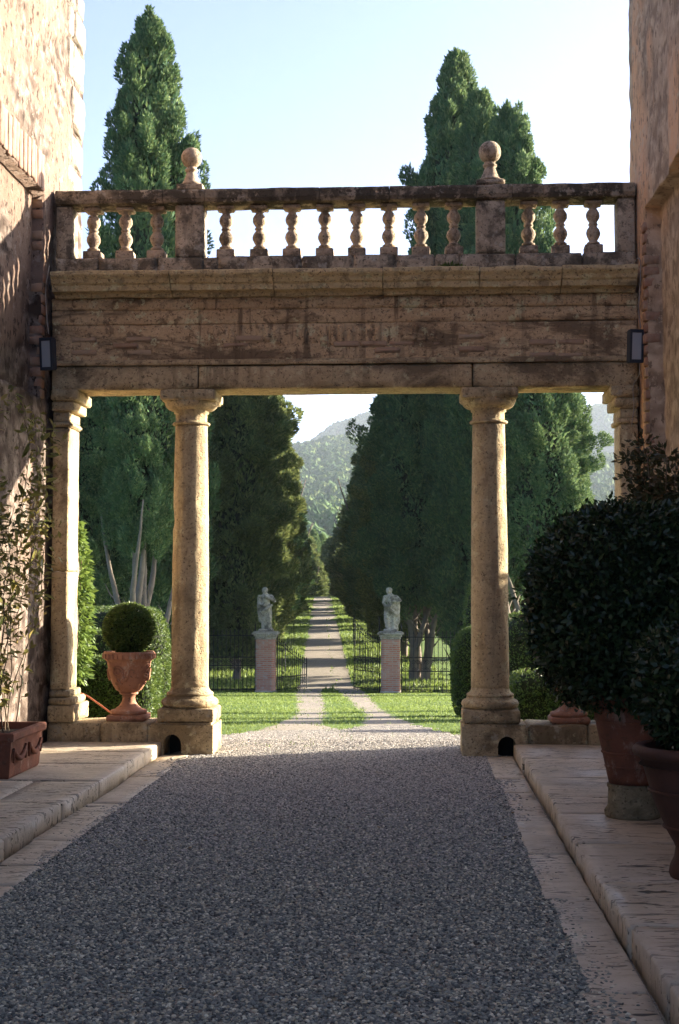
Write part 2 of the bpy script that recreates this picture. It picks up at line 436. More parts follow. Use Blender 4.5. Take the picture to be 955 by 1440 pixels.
def simple(name, c, rough=.8, bs=30, bd=.01, var=.5, metal=0, c2=None):
    b = NB(name); p = b.pos()
    c2 = c2 or tuple(x * .55 for x in c)
    col = b.mix(b.ramp(b.noise(p, bs * .25, 5, .65), [(.35, 0), (.75, var)]), c, c2)
    b.b.inputs['Metallic'].default_value = metal
    return b.fin(col, b.bump(b.noise(p, bs, 6, .7), .5, bd), rough)
def terra_mat(name, c, c2, bloom):
    b = NB(name); p = b.pos()
    col = b.mix(b.ramp(b.noise(p, 6, 6, .7), [(.42, 0), (.62, .8)]), c, c2)
    col = b.mix(b.ramp(b.noise(b.map(p, (1, 1, .6)), 9, 7, .75), [(.55, 0), (.64, bloom)]), col, (.52, .42, .33))
    col = b.mix(b.ramp(b.noise(p, 15, 5, .7), [(.58, 0), (.64, .6)]), col, (.10, .065, .04))
    return b.fin(col, b.bump(b.noise(p, 34, 6, .7), .7, .008), .85)
M['terracotta'] = terra_mat('weathered_terracotta', (.42, .205, .12), (.29, .135, .08), .7)
M['terracotta_dark'] = terra_mat('dark_terracotta', (.23, .088, .05), (.13, .056, .036), .3)
M['terracotta_shaded'] = simple('shade_painted_terracotta', (.10, .045, .03), .7, 26, .008, .6, c2=(.05, .03, .022))  # overhang shade on the nearest pot painted into its clay colour
M['soil'] = simple('potting_soil', (.05, .038, .028), .95, 40, .03)
M['bark'] = simple('grey_cypress_bark', (.19, .16, .125), .95, 22, .03, .8, c2=(.10, .085, .065))
M['twig'] = simple('brown_twig', (.16, .12, .08), .9)
M['iron'] = simple('black_wrought_iron', (.022, .023, .026), .55, 60, .003, .4, .4)
M['lampmetal'] = simple('dark_lamp_housing', (.04, .045, .055), .5, 60, .002, .4)
M['cable'] = simple('pale_cable', (.32, .29, .25), .7)
M['hose'] = simple('orange_hose', (.36, .11, .05), .5)
M['dark'] = simple('drain_hole_shade', (.03, .026, .02), .95)  # near-black panel colour paints the shade inside the drain arches
M['pedestal'] = stone_mat('pot_pedestal_stone', (.26, .21, .125), (.38, .32, .2), (.12, .10, .055), .55, 5, .5)
def glass_mat():
    b = NB('frosted_lamp_glass'); b.b.inputs['Base Color'].default_value = (.34, .36, .37, 1); b.b.inputs['Roughness'].default_value = .25
    b.b.inputs['Specular IOR Level'].default_value = .6; return b.m
M['lampglass'] = glass_mat()
def pillar_mat():
    b = NB('gate_pillar_brickwork')
    tc = b.n('ShaderNodeTexCoord'); sp = b.n('ShaderNodeSeparateXYZ'); b.l(tc.outputs['Object'], sp.inputs[0])
    cb = b.n('ShaderNodeCombineXYZ'); b.l(b.math('ADD', sp.outputs[0], sp.outputs[1]), cb.inputs[0]); b.l(sp.outputs[2], cb.inputs[1])
    br = b.n('ShaderNodeTexBrick'); b.l(cb.outputs[0], br.inputs[0]); br.inputs['Scale'].default_value = 1
    br.inputs['Brick Width'].default_value = .27; br.inputs['Row Height'].default_value = .075; br.inputs['Mortar Size'].default_value = .012
    br.inputs['Color1'].default_value = (.43, .16, .095, 1); br.inputs['Color2'].default_value = (.50, .26, .17, 1); br.inputs['Mortar'].default_value = (.40, .33, .26, 1)
    p = b.pos()
    c = b.mix(b.ramp(b.noise(p, 3, 5, .7), [(.54, 0), (.62, .55)]), br.outputs[0], (.44, .38, .31))
    return b.fin(c, b.bump(b.math('ADD', b.math('MULTIPLY', br.outputs['Fac'], -.6), b.noise(p, 30, 5)), .6, .02), .9)
M['pillar'] = pillar_mat()
def hill_mat():
    b = NB('hill_ground'); p = b.pos()
    c = b.ramp(b.noise(p, .012, 8, .7), [(.35, (.035, .06, .025)), (.7, (.085, .11, .045))])
    return b.fin(c, b.bump(b.voro(p, .12), .9, 4), .95)
M['hill'] = hill_mat()

# ------------------------------------------------------------------ layout
XL, XR = -3.56, 2.15                  # courtyard walls
def axis_x(Y): return -0.73 - 0.0675 * Y
SL = 2.3 / 37
def gz(Y):
    Y = np.asarray(Y, float)
    z = np.where(Y < 1, 0, -(Y - 1) * SL)
    z = np.where(Y > 36, -2.3 + .0 + (np.clip(Y, 36, 41) - 36) * 0.0 + (np.clip(Y, 41, 165) - 41) * .0215, z)
    z = np.where((Y > 36) & (Y < 38), np.maximum(-2.3, -(Y - 1) * SL), z)
    return z - np.clip(Y - 165, 0, 120) * .02
def gzs(Y): return float(gz(Y))

# ground sheet -------------------------------------------------------
def lerp(Y, xs, ys): return np.interp(Y, xs, ys)
def path_mask(X, Y):
    u = X - axis_x(Y)
    lo = lerp(Y, [.8, 1.4, 2, 3, 5, 10, 20, 38, 42, 170], [-2.2, -1.7, -1.25, -.95, -.75, -.6, -.75, -1.15, -1.05, -1.05])
    li = lerp(Y, [3.5, 5, 10, 20, 38, 40], [.1, -.2, -.1, -.1, -.15, .3])
    ri = lerp(Y, [3.5, 5, 10, 20, 38, 40], [.1, .38, .58, .55, .5, .3])
    ro = lerp(Y, [.8, 1.4, 2, 3, 5, 10, 20, 38, 42, 170], [2.2, 1.8, 1.45, 1.25, 1.08, .95, 1.1, 1.5, 1.05, 1.05])
    d = np.maximum(np.minimum(u - lo, li - u), np.minimum(u - ri, ro - u))     # >0 inside a track
    d = np.where((Y < .9), 1.0, d)
    d = np.where(Y > 172, -1, d)
    return np.clip(.5 + d / np.where(Y > 40, .5, .35), 0, 1)
xs = np.concatenate([-np.geomspace(400, 6.2, 34), np.arange(-6, 5, .12), np.geomspace(5, 400, 36)])
ys = np.concatenate([[-40, -30, -22], np.arange(-16, 0, 1.0), np.arange(0, 12, .2), np.arange(12, 42, .5), np.geomspace(42, 300, 80)])
GX, GY = np.meshgrid(xs, ys); GZ = gz(GY) + np.where(GY > 2, .035 * vnoise(np.stack([GX, GY, GX * 0], -1), .5, 3), 0) - np.where((GX < -2.3) | (GX > .8), np.where(GY < .3, .03, 0), 0)
GZ = GZ + np.clip(np.abs(GX - axis_x(GY)) - 25, 0, None) * -.01
nxg = len(xs)
ii = np.arange((len(ys) - 1) * nxg).reshape(len(ys) - 1, nxg)[:, :-1].ravel()
me = mesh_np('ground', np.stack([GX, GY, GZ], -1), np.stack([ii, ii + 1, ii + nxg + 1, ii + nxg], 1), True)
a = me.attributes.new('path', 'FLOAT', 'POINT'); a.data.foreach_set('value', path_mask(GX, GY).ravel().astype(np.float32))
struct(obj('ground', me, M['ground']))

# far hills ------------------------------------------------------------
def hill_z(X, Y):
    d = np.hypot(X, Y); az = X / np.maximum(1, Y)
    near = np.interp(d, [250, 500, 900, 1500, 1900, 2400], [-6, 9, 50, 146, 168, 110])
    near = near * (1 + .10 * np.sin(az * 21 + 2)) + 10 * fbm(np.stack([X, Y, X * 0], -1), 1 / 240., 5, 3)
    k = np.interp(az, [-.6, -.13, -.085, -.062, -.03, .03, .1, .145, .19, .6], [300, 330, 395, 470, 520, 500, 500, 545, 530, 420])
    far = .651 * k * np.clip(1 - ((d - 2800) / 1050) ** 2, 0, 1)
    far = far + 7 * fbm(np.stack([X, Y, X * 0], -1), 1 / 300., 8, 3)
    return np.maximum(near, far)
hx = np.linspace(-1, 1, 200); hx = np.sign(hx) * (np.abs(hx) ** 1.5) * 1300; hy = np.geomspace(255, 4000, 170)
HX, HY = np.meshgrid(hx, hy); HZ = hill_z(HX, HY)
ii = np.arange(169 * 200).reshape(169, 200)[:, :-1].ravel()
me = mesh_np('hills', np.stack([HX, HY, HZ], -1), np.stack([ii, ii + 1, ii + 201, ii + 200], 1), True)
struct(obj('hills', me, M['hill']))
# woods on the hills, far past counting: one mass of crowns
rng = np.random.default_rng(5)
def forest(n, wedge, d0, d1, seed):
    az = rng.uniform(*wedge, n); d = np.sqrt(rng.uniform(d0 ** 2, d1 ** 2, n))
    X = az * d; Y = d * np.sqrt(np.clip(1 - az ** 2, 0, 1))
    Z = hill_z(X, Y); s = rng.uniform(1.7, 3.4, n) * rng.choice([.55, .8, 1, 1.35, 1.7], n)
    return X, Y, Z, s
parts = [forest(30000, (-.125, .02), 330, 1900, 1), forest(20000, (.07, .22), 330, 1900, 2), forest(9000, (-.125, .22), 2150, 2850, 3)]
X = np.concatenate([p[0] for p in parts]); Y = np.concatenate([p[1] for p in parts]); Z = np.concatenate([p[2] for p in parts]); S = np.concatenate([p[3] for p in parts])
fm = bpy.data.meshes.new('hill_forest'); fm.vertices.add(len(X)); fm.vertices.foreach_set('co', np.stack([X, Y, Z + S * .55], 1).astype(np.float32).ravel())
fa = fm.attributes.new('size', 'FLOAT', 'POINT'); fa.data.foreach_set('value', S.astype(np.float32))
fo = tag(obj('hill_forest', fm, M['forest']), 'hazy mixed woodland covering the far hillsides', 'forest', kind='stuff')
ng = bpy.data.node_groups.new('hill_forest', 'GeometryNodeTree')
ng.interface.new_socket('Geometry', in_out='INPUT', socket_type='NodeSocketGeometry'); ng.interface.new_socket('Geometry', in_out='OUTPUT', socket_type='NodeSocketGeometry')
N_ = ng.nodes; L_ = ng.links; gi = N_.new('NodeGroupInput'); go = N_.new('NodeGroupOutput')
mp = N_.new('GeometryNodeMeshToPoints'); L_.new(gi.outputs[0], mp.inputs[0])
ic = N_.new('GeometryNodeMeshIcoSphere'); ic.inputs['Subdivisions'].default_value = 3
nz = N_.new('ShaderNodeTexNoise'); nz.inputs['Scale'].default_value = 2.6; nz.inputs['Detail'].default_value = 3
sb = N_.new('ShaderNodeVectorMath'); sb.operation = 'SUBTRACT'; L_.new(nz.outputs['Color'], sb.inputs[0]); sb.inputs[1].default_value = (.5, .5, .5)
sl = N_.new('ShaderNodeVectorMath'); sl.operation = 'SCALE'; L_.new(sb.outputs[0], sl.inputs[0]); sl.inputs['Scale'].default_value = 1.6
sp = N_.new('GeometryNodeSetPosition'); L_.new(ic.outputs[0], sp.inputs[0]); L_.new(sl.outputs[0], sp.inputs['Offset'])
sm_ = N_.new('GeometryNodeSetMaterial'); sm_.inputs['Material'].default_value = M['forest']; L_.new(sp.outputs[0], sm_.inputs[0])
na = N_.new('GeometryNodeInputNamedAttribute'); na.data_type = 'FLOAT'; na.inputs[0].default_value = 'size'
rr = N_.new('FunctionNodeRandomValue'); rr.data_type = 'FLOAT_VECTOR'; rr.inputs[0].default_value = (-.4, -.4, 0); rr.inputs[1].default_value = (.4, .4, 6.283)
rsc = N_.new('FunctionNodeRandomValue'); rsc.data_type = 'FLOAT_VECTOR'; rsc.inputs[0].default_value = (.75, .75, .8); rsc.inputs[1].default_value = (1.15, 1.15, 1.5); rsc.inputs['Seed'].default_value = 3
ms_ = N_.new('ShaderNodeVectorMath'); ms_.operation = 'SCALE'; L_.new(rsc.outputs[0], ms_.inputs[0]); L_.new(na.outputs[0], ms_.inputs['Scale'])
ip = N_.new('GeometryNodeInstanceOnPoints'); L_.new(mp.outputs[0], ip.inputs['Points']); L_.new(sm_.outputs[0], ip.inputs['Instance']); L_.new(ms_.outputs[0], ip.inputs['Scale']); L_.new(rr.outputs[0], ip.inputs['Rotation'])
L_.new(ip.outputs[0], go.inputs[0]); fo.modifiers.new('scatter', 'NODES').node_group = ng

# air: pale haze over the valley
mb = MB(); box(mb, -1350, 1350, -60, 4100, -60, 385)
hz = struct(obj('haze', mb.mesh('haze')), 'stuff')
tag(hz, 'thin pale haze hanging over the whole valley', 'haze')
hm = bpy.data.materials.new('valley_air'); hm.use_nodes = True; hm.node_tree.nodes.clear()
pv = hm.node_tree.nodes.new('ShaderNodeVolumePrincipled'); mo = hm.node_tree.nodes.new('ShaderNodeOutputMaterial')
pv.inputs['Color'].default_value = (.78, .89, 1, 1); pv.inputs['Density'].default_value = 1.15e-4; pv.inputs['Anisotropy'].default_value = .2
hm.node_tree.links.new(pv.outputs[0], mo.inputs['Volume']); hz.data.materials.append(hm)

# ------------------------------------------------------------------ buildings either side
def wall_face(X0, sgn, ylist, zlist, niche, seed, bare_fn, amp=.012):
    """weathered wall surface facing the court; niche=(y0,y1,z0,z1,depth); sgn=+1 faces +X"""
    Yv, Zv = np.meshgrid(ylist, zlist); P = np.stack([Yv * 0, Yv, Zv], -1)
    bare = bare_fn(P)
    x = X0 + sgn * (amp * fbm(P, 2.2, seed, 4) + .006 * fbm(P, 11, seed + 3, 3) - .018 * np.clip((bare - .42) * 8, 0, 1) + .012 * bare * vnoise(P, 9, seed + 7))
    ny0, ny1, nz0, nz1, dep = niche
    ins = (Yv > ny0) & (Yv < ny1) & (Zv > nz0) & (Zv < nz1)
    x = x - sgn * dep * ins
    y = Yv.copy()
    lastc = np.zeros_like(Yv); lastc[:, -1] = 1
    y = y + lastc * (.05 * fbm(P, 2.6, seed + 12, 4) + .02 * vnoise(P, 12, seed + 4))
    n = len(ylist)
    ii = np.arange((len(zlist) - 1) * n).reshape(len(zlist) - 1, n)[:, :-1].ravel()
    F = np.stack([ii, ii + 1, ii + n + 1, ii + n], 1)
    if sgn < 0: F = F[:, ::-1]
    V = np.stack([x, y, Zv], -1).reshape(-1, 3)
    # the far return of the wall
    ec = V.reshape(len(zlist), n, 3)[:, -1]
    back = ec.copy(); back[:, 0] = X0 - sgn * 5.0
    o = len(V); V = np.concatenate([V, back]); m = len(zlist)
    k = np.arange(m - 1); e0 = k * n + n - 1; e1 = (k + 1) * n + n - 1
    F2 = np.stack([e0, o + k, o + k + 1, e1], 1)
    if sgn < 0: F2 = F2[:, ::-1]
    F = np.concatenate([F, F2])
    me = mesh_np('wall', V, F)
    at_ = me.attributes.new('bare', 'FLOAT', 'POINT'); at_.data.foreach_set('value', np.concatenate([bare.ravel(), np.ones(m)]).astype(np.float32))
    return me
def fine(lo, hi, st, *cuts):
    v = np.arange(lo, hi, st)
    e = 0.004
    for c in cuts:
        v = v[np.abs(v - c) > st * .6]; v = np.concatenate([v, [c - e, c + e]])
    return np.sort(np.append(v, hi))
# left house
LN = (-3.4, -.52, 3.4, 5.38, .11)
yl = np.concatenate([np.arange(-16, -4.2, .6), fine(-4.2, 1.07, .05, -3.4, -.52)]); zl = np.concatenate([fine(0, 8.05, .05, 3.4, 5.38), [8.15]])
def bareL(P):
    b = .5 + .8 * fbm(P, 1.1, 31, 4) - .12
    b += np.clip((P[..., 1] - .45) * 1.1, 0, .5) + np.clip((5.6 - P[..., 2]) * .35, 0, .3)
    return np.clip(b, 0, 1)
hl = thing('house', 'sunlit rose stucco house wall with peeling plaster and brick niche', 'building', (XL, -2, 0))
def sub(parent, name, me, mat):
    o = obj(name, me, mat, parent); o.matrix_parent_inverse = Matrix.Translation(parent.location).inverted(); return o
wl = sub(hl, 'wall', wall_face(XL, 1, yl, zl, LN, 2, bareL), M['stucco_rose'])
mb = MB(); box(mb, XL - 5, XL + .35, -16.3, 1.2, 8.15, 8.35); sub(hl, 'roof', mb.mesh('roof'), M['terracotta'])
mb = MB(); box(mb, XL - 4.9, XL - .3, -16, .9, 0, 8.14); sub(hl, 'core', mb.mesh('core'), M['stucco_rose'])
random.seed(4)
def worn_brick(dx, dy, dz, seed):
    return gridbox(-dx / 2, dx / 2, -dy / 2, dy / 2, -dz / 2, dz / 2, .05, .008, .003, seed, 1.2, 14)
def bricks(parent, mat, sizes, spots, seed=0):
    ms = [worn_brick(*sizes, seed + k) for k in range(3)]
    for k, (p, rz) in enumerate(spots):
        o = obj('brick', ms[k % 3], mat, parent, loc=Vector(p) - parent.location)
        o.rotation_euler = (random.uniform(-.02, .02), random.uniform(-.02, .02), rz + random.uniform(-.03, .03))
# flat arch of upright bricks over the niche, brick jamb below
bricks(hl, M['brick_pale'], (.10, .105, .36), [((XL - .035 + random.uniform(0, .012), -.62 - k * .122, 5.575 + random.uniform(-.015, .02)), 0) for k in range(12)], 3)
zz = 3.45; spots = []
while zz < 5.34:
    spots.append(((XL - .072 + random.uniform(0, .010), -.462 + random.uniform(-.012, .012), zz), 0)); zz += .102
bricks(hl, M['brick'], (.125, .12, .085), spots, 8)
# pale quoin stones bedded in the corner above the balustrade
random.seed(9)
zz = 5.65; k = 0
while zz < 7.8:
    h = random.uniform(.24, .46); ln = random.uniform(.28, .62)
    for (yc, l2) in ((1.03 - ln / 2, ln), (1.03 - ln - random.uniform(.1, .25), random.uniform(.15, .3))):
        me = gridbox(-.07, .07, -l2 / 2, l2 / 2, -h / 2, h / 2 - .01, .04, .022, .022, 40 + k, 2.2, 7)
        o = obj('quoin_stone', smooth(me), M['wallstone'], hl, loc=Vector((XL - .062 + random.uniform(-.010, .008), yc, zz + h / 2)) - hl.location)
        o.rotation_euler = (random.uniform(-.12, .12), 0, 0); k += 1
        if random.random() < .35: break
    zz += h + random.uniform(.02, .10)
# right house
RN = (-3.2, -.63, 2.7, 5.12, .13)
yr = np.concatenate([np.arange(-16, -4.2, .6), fine(-4.2, .30, .05, -3.2, -.63)]); zr = np.concatenate([fine(0, 8.05, .05, 2.7, 5.12), [8.15]])
def bareR(P):
    b = .36 + .75 * fbm(P * np.array([1, 1, .45]), 1.3, 55, 4)
    b += np.clip((P[..., 1] + .1) * 1.2, 0, .45) * np.clip((P[..., 2] - 5.2), 0, 1)
    return np.clip(b, 0, 1)
hr = thing('house', 'shaded ochre stucco house wall with streaked plaster beside the laurel pots', 'building', (XR, -2, 0))
sub(hr, 'wall', wall_face(XR, -1, yr, zr, RN, 6, bareR, .02), M['stucco_brown'])
mb = MB(); box(mb, XR - .35, XR + 5, -16.3, .45, 8.15, 8.35); sub(hr, 'roof', mb.mesh('roof'), M['terracotta'])
mb = MB(); box(mb, XR + .3, XR + 4.9, -16, .16, 0, 8.14); sub(hr, 'core', mb.mesh('core'), M['stucco_brown'])
zz = 2.75; spots = []
random.seed(12)
while zz < 5.05:
    spots.append(((XR + .065 - random.uniform(0, .012), -.565 + random.uniform(-.012, .012), zz), 0)); zz += .105
bricks(hr, M['brick'], (.15, .12, .085), spots, 15)

# ------------------------------------------------------------------ court paving
random.seed(21)
PZ = .12
def paving(name, label, xa, xb, edge, seed, split):
    root = struct(thing(name, label, 'paving', ((xa + xb) / 2, -6, 0)))
    for key in ('label', 'category'): del root[key]
    y = -.30; k = 0
    while y > -11.5:
        ln = random.uniform(.7, 1.35)
        cuts = [xa, xb]
        if random.random() < .22: cuts = [xa, xa + (xb - xa) * random.uniform(*split), xb]
        for c0, c1 in zip(cuts, cuts[1:]):
            e0 = random.uniform(-.012, .012) if c0 == edge else 0.003
            e1 = random.uniform(-.012, .012) if c1 == edge else 0.003
            me = gridbox(c0 + e0, c1 - e1, y - ln + .003, y - .0015, -.04, PZ + random.uniform(-.004, .004), .09, .012, .004, seed + k, 2.2, 6)
            o = obj('paving_slab', me, M['paving'], root); o.matrix_parent_inverse = Matrix.Translation(root.location).inverted(); k += 1
        y -= ln
    return root
paving('left_pavement', 'x', XL + .02, -2.42, -2.42, 100, (.4, .6))
paving('right_pavement', 'x', .93, XR - .02, .93, 300, (.4, .65))
def gutter(name, x0, x1, seed):
    root = struct(bpy.data.objects.new(name, None)); C.objects.link(root)
    y = -.34; k = 0
    while y > -11.5:
        ln = random.uniform(.45, 1.7)
        me = gridbox(x0 + random.uniform(-.02, .02), x1, y - ln + .002, y, -.06, .010 + random.uniform(-.004, .003), .08, .015, .008, seed + k, 2.5, 5)
        obj('gutter_stone', me, M['paving'], root); y -= ln; k += 1
gutter('left_gutter', -2.408, -2.13, 500); gutter('right_gutter', .66, .918, 600)

# loose gravel (instanced stones on an emitter strip)
def gravel(name, x0, x1, y0, y1, dens, smin, smax, label, seed, mat='pebble'):
    gx = np.arange(x0, x1 + .01, .1); gy = np.arange(y0, y1 + .01, .1)
    X, Y = np.meshgrid(gx, gy); n = len(gx)
    ii = np.arange((len(gy) - 1) * n).reshape(len(gy) - 1, n)[:, :-1].ravel()
    me = mesh_np(name, np.stack([X, Y, gz(Y) + .003], -1), np.stack([ii, ii + 1, ii + n + 1, ii + n], 1))
    P3 = np.stack([X, Y, X * 0], -1)
    d = np.clip((path_mask(X, Y) - .42 + .3 * fbm(P3, 5, 3, 3)) * 4, 0, 1)
    lim = np.minimum(X + 2.19 + .05 * fbm(P3, 3, 7), .735 - X + .05 * fbm(P3, 3, 9))
    d = np.where(Y < -.3, np.clip(lim / .06, 0, 1) + .06 * np.clip((lim + .12) / .12, 0, 1), d * np.clip(np.minimum(X + 1.93, .46 - X) / .05 + 10 * (Y > .35), 0, 1))
    fade = np.clip((Y + 6.4) / 4.0, 0, 1); d = d * (fade if mat != 'pebble' else 1 - fade)  # blend of both gravels puts the court's light falloff into colour
    a = me.attributes.new('dens', 'FLOAT', 'POINT'); a.data.foreach_set('value', (d * dens).ravel().astype(np.float32))
    o = obj(name, me, M[mat]); tag(o, label, 'gravel', kind='stuff')
    ng = bpy.data.node_groups.new(name, 'GeometryNodeTree')
    ng.interface.new_socket('Geometry', in_out='INPUT', socket_type='NodeSocketGeometry'); ng.interface.new_socket('Geometry', in_out='OUTPUT', socket_type='NodeSocketGeometry')
    N = ng.nodes; L = ng.links
    gi = N.new('NodeGroupInput'); go = N.new('NodeGroupOutput')
    dp = N.new('GeometryNodeDistributePointsOnFaces'); na = N.new('GeometryNodeInputNamedAttribute'); na.data_type = 'FLOAT'; na.inputs[0].default_value = 'dens'
    L.new(gi.outputs[0], dp.inputs['Mesh']); L.new(na.outputs[0], dp.inputs['Density']); dp.inputs['Seed'].default_value = seed
    ic = N.new('GeometryNodeMeshIcoSphere'); ic.inputs['Radius'].default_value = 1; ic.inputs['Subdivisions'].default_value = 1
    sm_ = N.new('GeometryNodeSetMaterial'); sm_.inputs['Material'].default_value = M[mat]
    L.new(ic.outputs[0], sm_.inputs[0])
    rs = N.new('FunctionNodeRandomValue'); rs.data_type = 'FLOAT_VECTOR'; rs.inputs[0].default_value = (smin, smin * .75, smin * .5); rs.inputs[1].default_value = (smax, smax * .8, smax * .55)
    rr = N.new('FunctionNodeRandomValue'); rr.data_type = 'FLOAT_VECTOR'; rr.inputs[0].default_value = (-.45, -.45, 0); rr.inputs[1].default_value = (.45, .45, 6.283); rr.inputs['Seed'].default_value = 5
    ip = N.new('GeometryNodeInstanceOnPoints')
    L.new(dp.outputs['Points'], ip.inputs['Points']); L.new(sm_.outputs[0], ip.inputs['Instance'])
    L.new(rs.outputs[0], ip.inputs['Scale']); L.new(rr.outputs[0], ip.inputs['Rotation'])
    L.new(ip.outputs[0], go.inputs[0])
    md = o.modifiers.new('scatter', 'NODES'); md.node_group = ng
    return o
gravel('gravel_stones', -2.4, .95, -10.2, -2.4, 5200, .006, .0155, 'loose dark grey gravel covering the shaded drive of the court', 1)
gravel('gravel_stones', -3.2, 2.6, -6.4, 6.0, 3600, .007, .0165, 'loose gravel tinted brighter for stronger light running out through the columns to the lawn', 2, 'pebble_painted_light')

g = np.random.default_rng(19); nl = 34
P = np.stack([g.uniform(-2.2, .8, nl), g.uniform(-9.4, 0, nl), np.full(nl, .022)], 1); D = g.normal(0, 1, (nl, 3)); D[:, 2] *= .2
Vv, Ff = kites(P, D, g.normal(0, .3, (nl, 3)) + np.array([0, 0, 1]), g.uniform(.025, .05, nl), g.uniform(.014, .024, nl), .2)
M['litter'] = leaf_mat('dry_leaf', (.12, .075, .03), (.20, .13, .05), (.30, .2, .08), .7, .2)
tag(obj('leaf_litter', mesh_np('litter', Vv, Ff), M['litter']), 'few dry brown leaves strewn over the gravel', 'leaves', kind='stuff')
# ------------------------------------------------------------------ colonnade: columns
random.seed(2)
CX = (-2.2, .72)
def make_column(name, label, x, seed, rough):
    t = thing(name, label, 'column', (x, 0, 0), 'columns carrying the balustrade')
    # square plinth on the low wall
    obj('plinth', gridbox(-.27, .27, -.27, .27, .305, .43, .05, .012, .007, seed, 2.0), M['plinth'], t)
    base = [(.27, .43)] + [(.275, .432)] + arc(.225, .478, .052, -80, 80, 8, .046) + [(.228, .53), (.228, .545)] + arc(.205, .562, .024, -80, 80, 5, .018) + [(.205, .585), (.19, .60), (.183, .63)]
    obj('base', lathe(base, 48, .005, seed + 1, 5), M['plinth'], t)
    sh = dense([(.182, .62), (.180, 1.2), (.174, 2.2), (.158, 3.15), (.158, 3.19)], .045)
    def wob(P):
        if not rough: return -.010 * np.clip(vnoise(P, 9, 3) - .45, 0, 1) * 3
        ang = np.arctan2(P[:, 1], P[:, 0])
        m = np.exp(-((ang + .55) / .35) ** 2) * np.clip((P[:, 2] - 1.5) * 2, 0, 1)
        return m * (.022 * fbm(P, 13, 7, 3) - .004)
    obj('shaft', lathe(sh, 64, .005, seed + 2, 4, wob=wob), M['column'], t)
    cap = [(.158, 3.185)] + arc(.168, 3.20, .018, -90, 90, 5, .016) + [(.155, 3.222), (.155, 3.30), (.172, 3.305), (.172, 3.325)] + arc(.178, 3.415, .085, -85, 0, 7, .085)
    obj('capital', lathe(dense(cap, .03), 48, .006, seed + 3, 6), M['plinth'], t)
    obj('abacus', gridbox(-.275, .275, -.27, .27, 3.41, 3.515, .05, .018, .010, seed + 4, 2.6, 5), M['plinth'], t)
    return t
make_column('column', 'tan stone column with pitted shaft beside the terracotta urn with box ball', CX[0], 20, False)
make_column('column', 'tan stone column with rough flaking shaft standing next to the potted laurel', CX[1], 60, True)

# low walls joining pilaster and column, with the drain arch under each column
def low_wall(label, xo, xi, hx, seed, cuts):
    """xo wall end, xi inner end under the column, hx drain centre"""
    lo, hi = min(xo, xi), max(xo, xi)
    t = thing('low_wall', label, 'wall', ((lo + hi) / 2, 0, 0), 'low walls between pilaster and column')
    inv = Matrix.Translation(t.location).inverted()
    colx0, colx1 = (xi - .62, xi) if xi > xo else (xi, xi + .62)
    # end block with the arched drain
    def poly(notch):
        p = [(colx0, 0), (colx0, .30), (colx1, .30), (colx1, 0)]
        if not notch: return p
        a = [(hx + .085, 0)] + [(hx + .085 * math.cos(R(k * 15)), .10 + .09 * math.sin(R(k * 15))) for k in range(13)] + [(hx - .085, 0)]
        return p + a
    mb = MB(); prism_y(mb, poly(True), -.30, .1); me = mb.mesh('blk')
    bm = bmesh.new(); bm.from_mesh(me)
    bmesh.ops.bevel(bm, geom=[e for e in bm.edges if abs(e.verts[0].co.z - .3) < .01 and abs(e.verts[1].co.z - .3) < .01], offset=.02, segments=2, affect='EDGES')
    bm.to_mesh(me); bm.free()
    o = obj('end_block', me, M['plinth'], t); o.matrix_parent_inverse = inv
    o = obj('end_block', gridbox(colx0, colx1, .1, .30, -.2, .30, .06, .015, .006, seed, 2), M['plinth'], t); o.matrix_parent_inverse = inv
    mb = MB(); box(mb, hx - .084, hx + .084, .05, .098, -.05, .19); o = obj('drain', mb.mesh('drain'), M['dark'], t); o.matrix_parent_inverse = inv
    xs_ = [lo if xo < xi else colx1 + .003] + cuts + [colx0 - .003 if xo < xi else hi]
    for k, (c0, c1) in enumerate(zip(xs_, xs_[1:])):
        o = obj('wall_block', gridbox(c0 + .003, c1 - .003, -.285, .29, -.05, .295, .06, .016, .009, seed + 3 + k, 2.2, 5), M['plinth'], t); o.matrix_parent_inverse = inv
low_wall('low stone wall carrying the terracotta urn with box ball, pierced by a drain', XL + .02, -1.93, -2.32, 70, [-3.02])
low_wall('low stone wall behind the potted laurel, pierced by a drain arch', XR - .02, .44, .86, 80, [1.62])

# pilasters against the houses
def pilaster(label, x0, x1, seed, out):
    t = thing('pilaster', label, 'pilaster', ((x0 + x1) / 2, 0, 0), 'pilasters at the house walls')
    inv = Matrix.Translation(t.location).inverted()
    a0, a1 = (x0, x1)
    def ex(d): return (a0, a1 + d) if out > 0 else (a0 - d, a1)
    def part(nm, d, z0, z1, m='column', yy=.21, amp=.005):
        p, q = ex(d); o = obj(nm, gridbox(p, q, -yy - d, yy + d, z0, z1, .06, .014, amp, seed + int(z0 * 10), 1.8, 5), M[m], t); o.matrix_parent_inverse = inv
    part('plinth', .10, .30, .46, 'plinth'); part('base', .075, .46, .53, 'plinth'); part('base', .035, .53, .60, 'plinth')
    zc = [.60, 1.75, 3.16]
    for z0, z1 in zip(zc, zc[1:]): part('shaft_block', 0, z0 + .002, z1 - .002)
    part('capital', .025, 3.16, 3.21, 'plinth'); part('capital', .005, 3.21, 3.31, 'plinth'); part('capital', .06, 3.31, 3.41, 'plinth'); part('abacus', .10, 3.41, 3.515, 'plinth')
pilaster('squared stone pilaster with sunlit inner face against the rose house', XL + .03, -3.37, 110, 1)
pilaster('squared stone pilaster half hidden by shrub against the ochre house', 1.96, XR - .02, 130, -1)

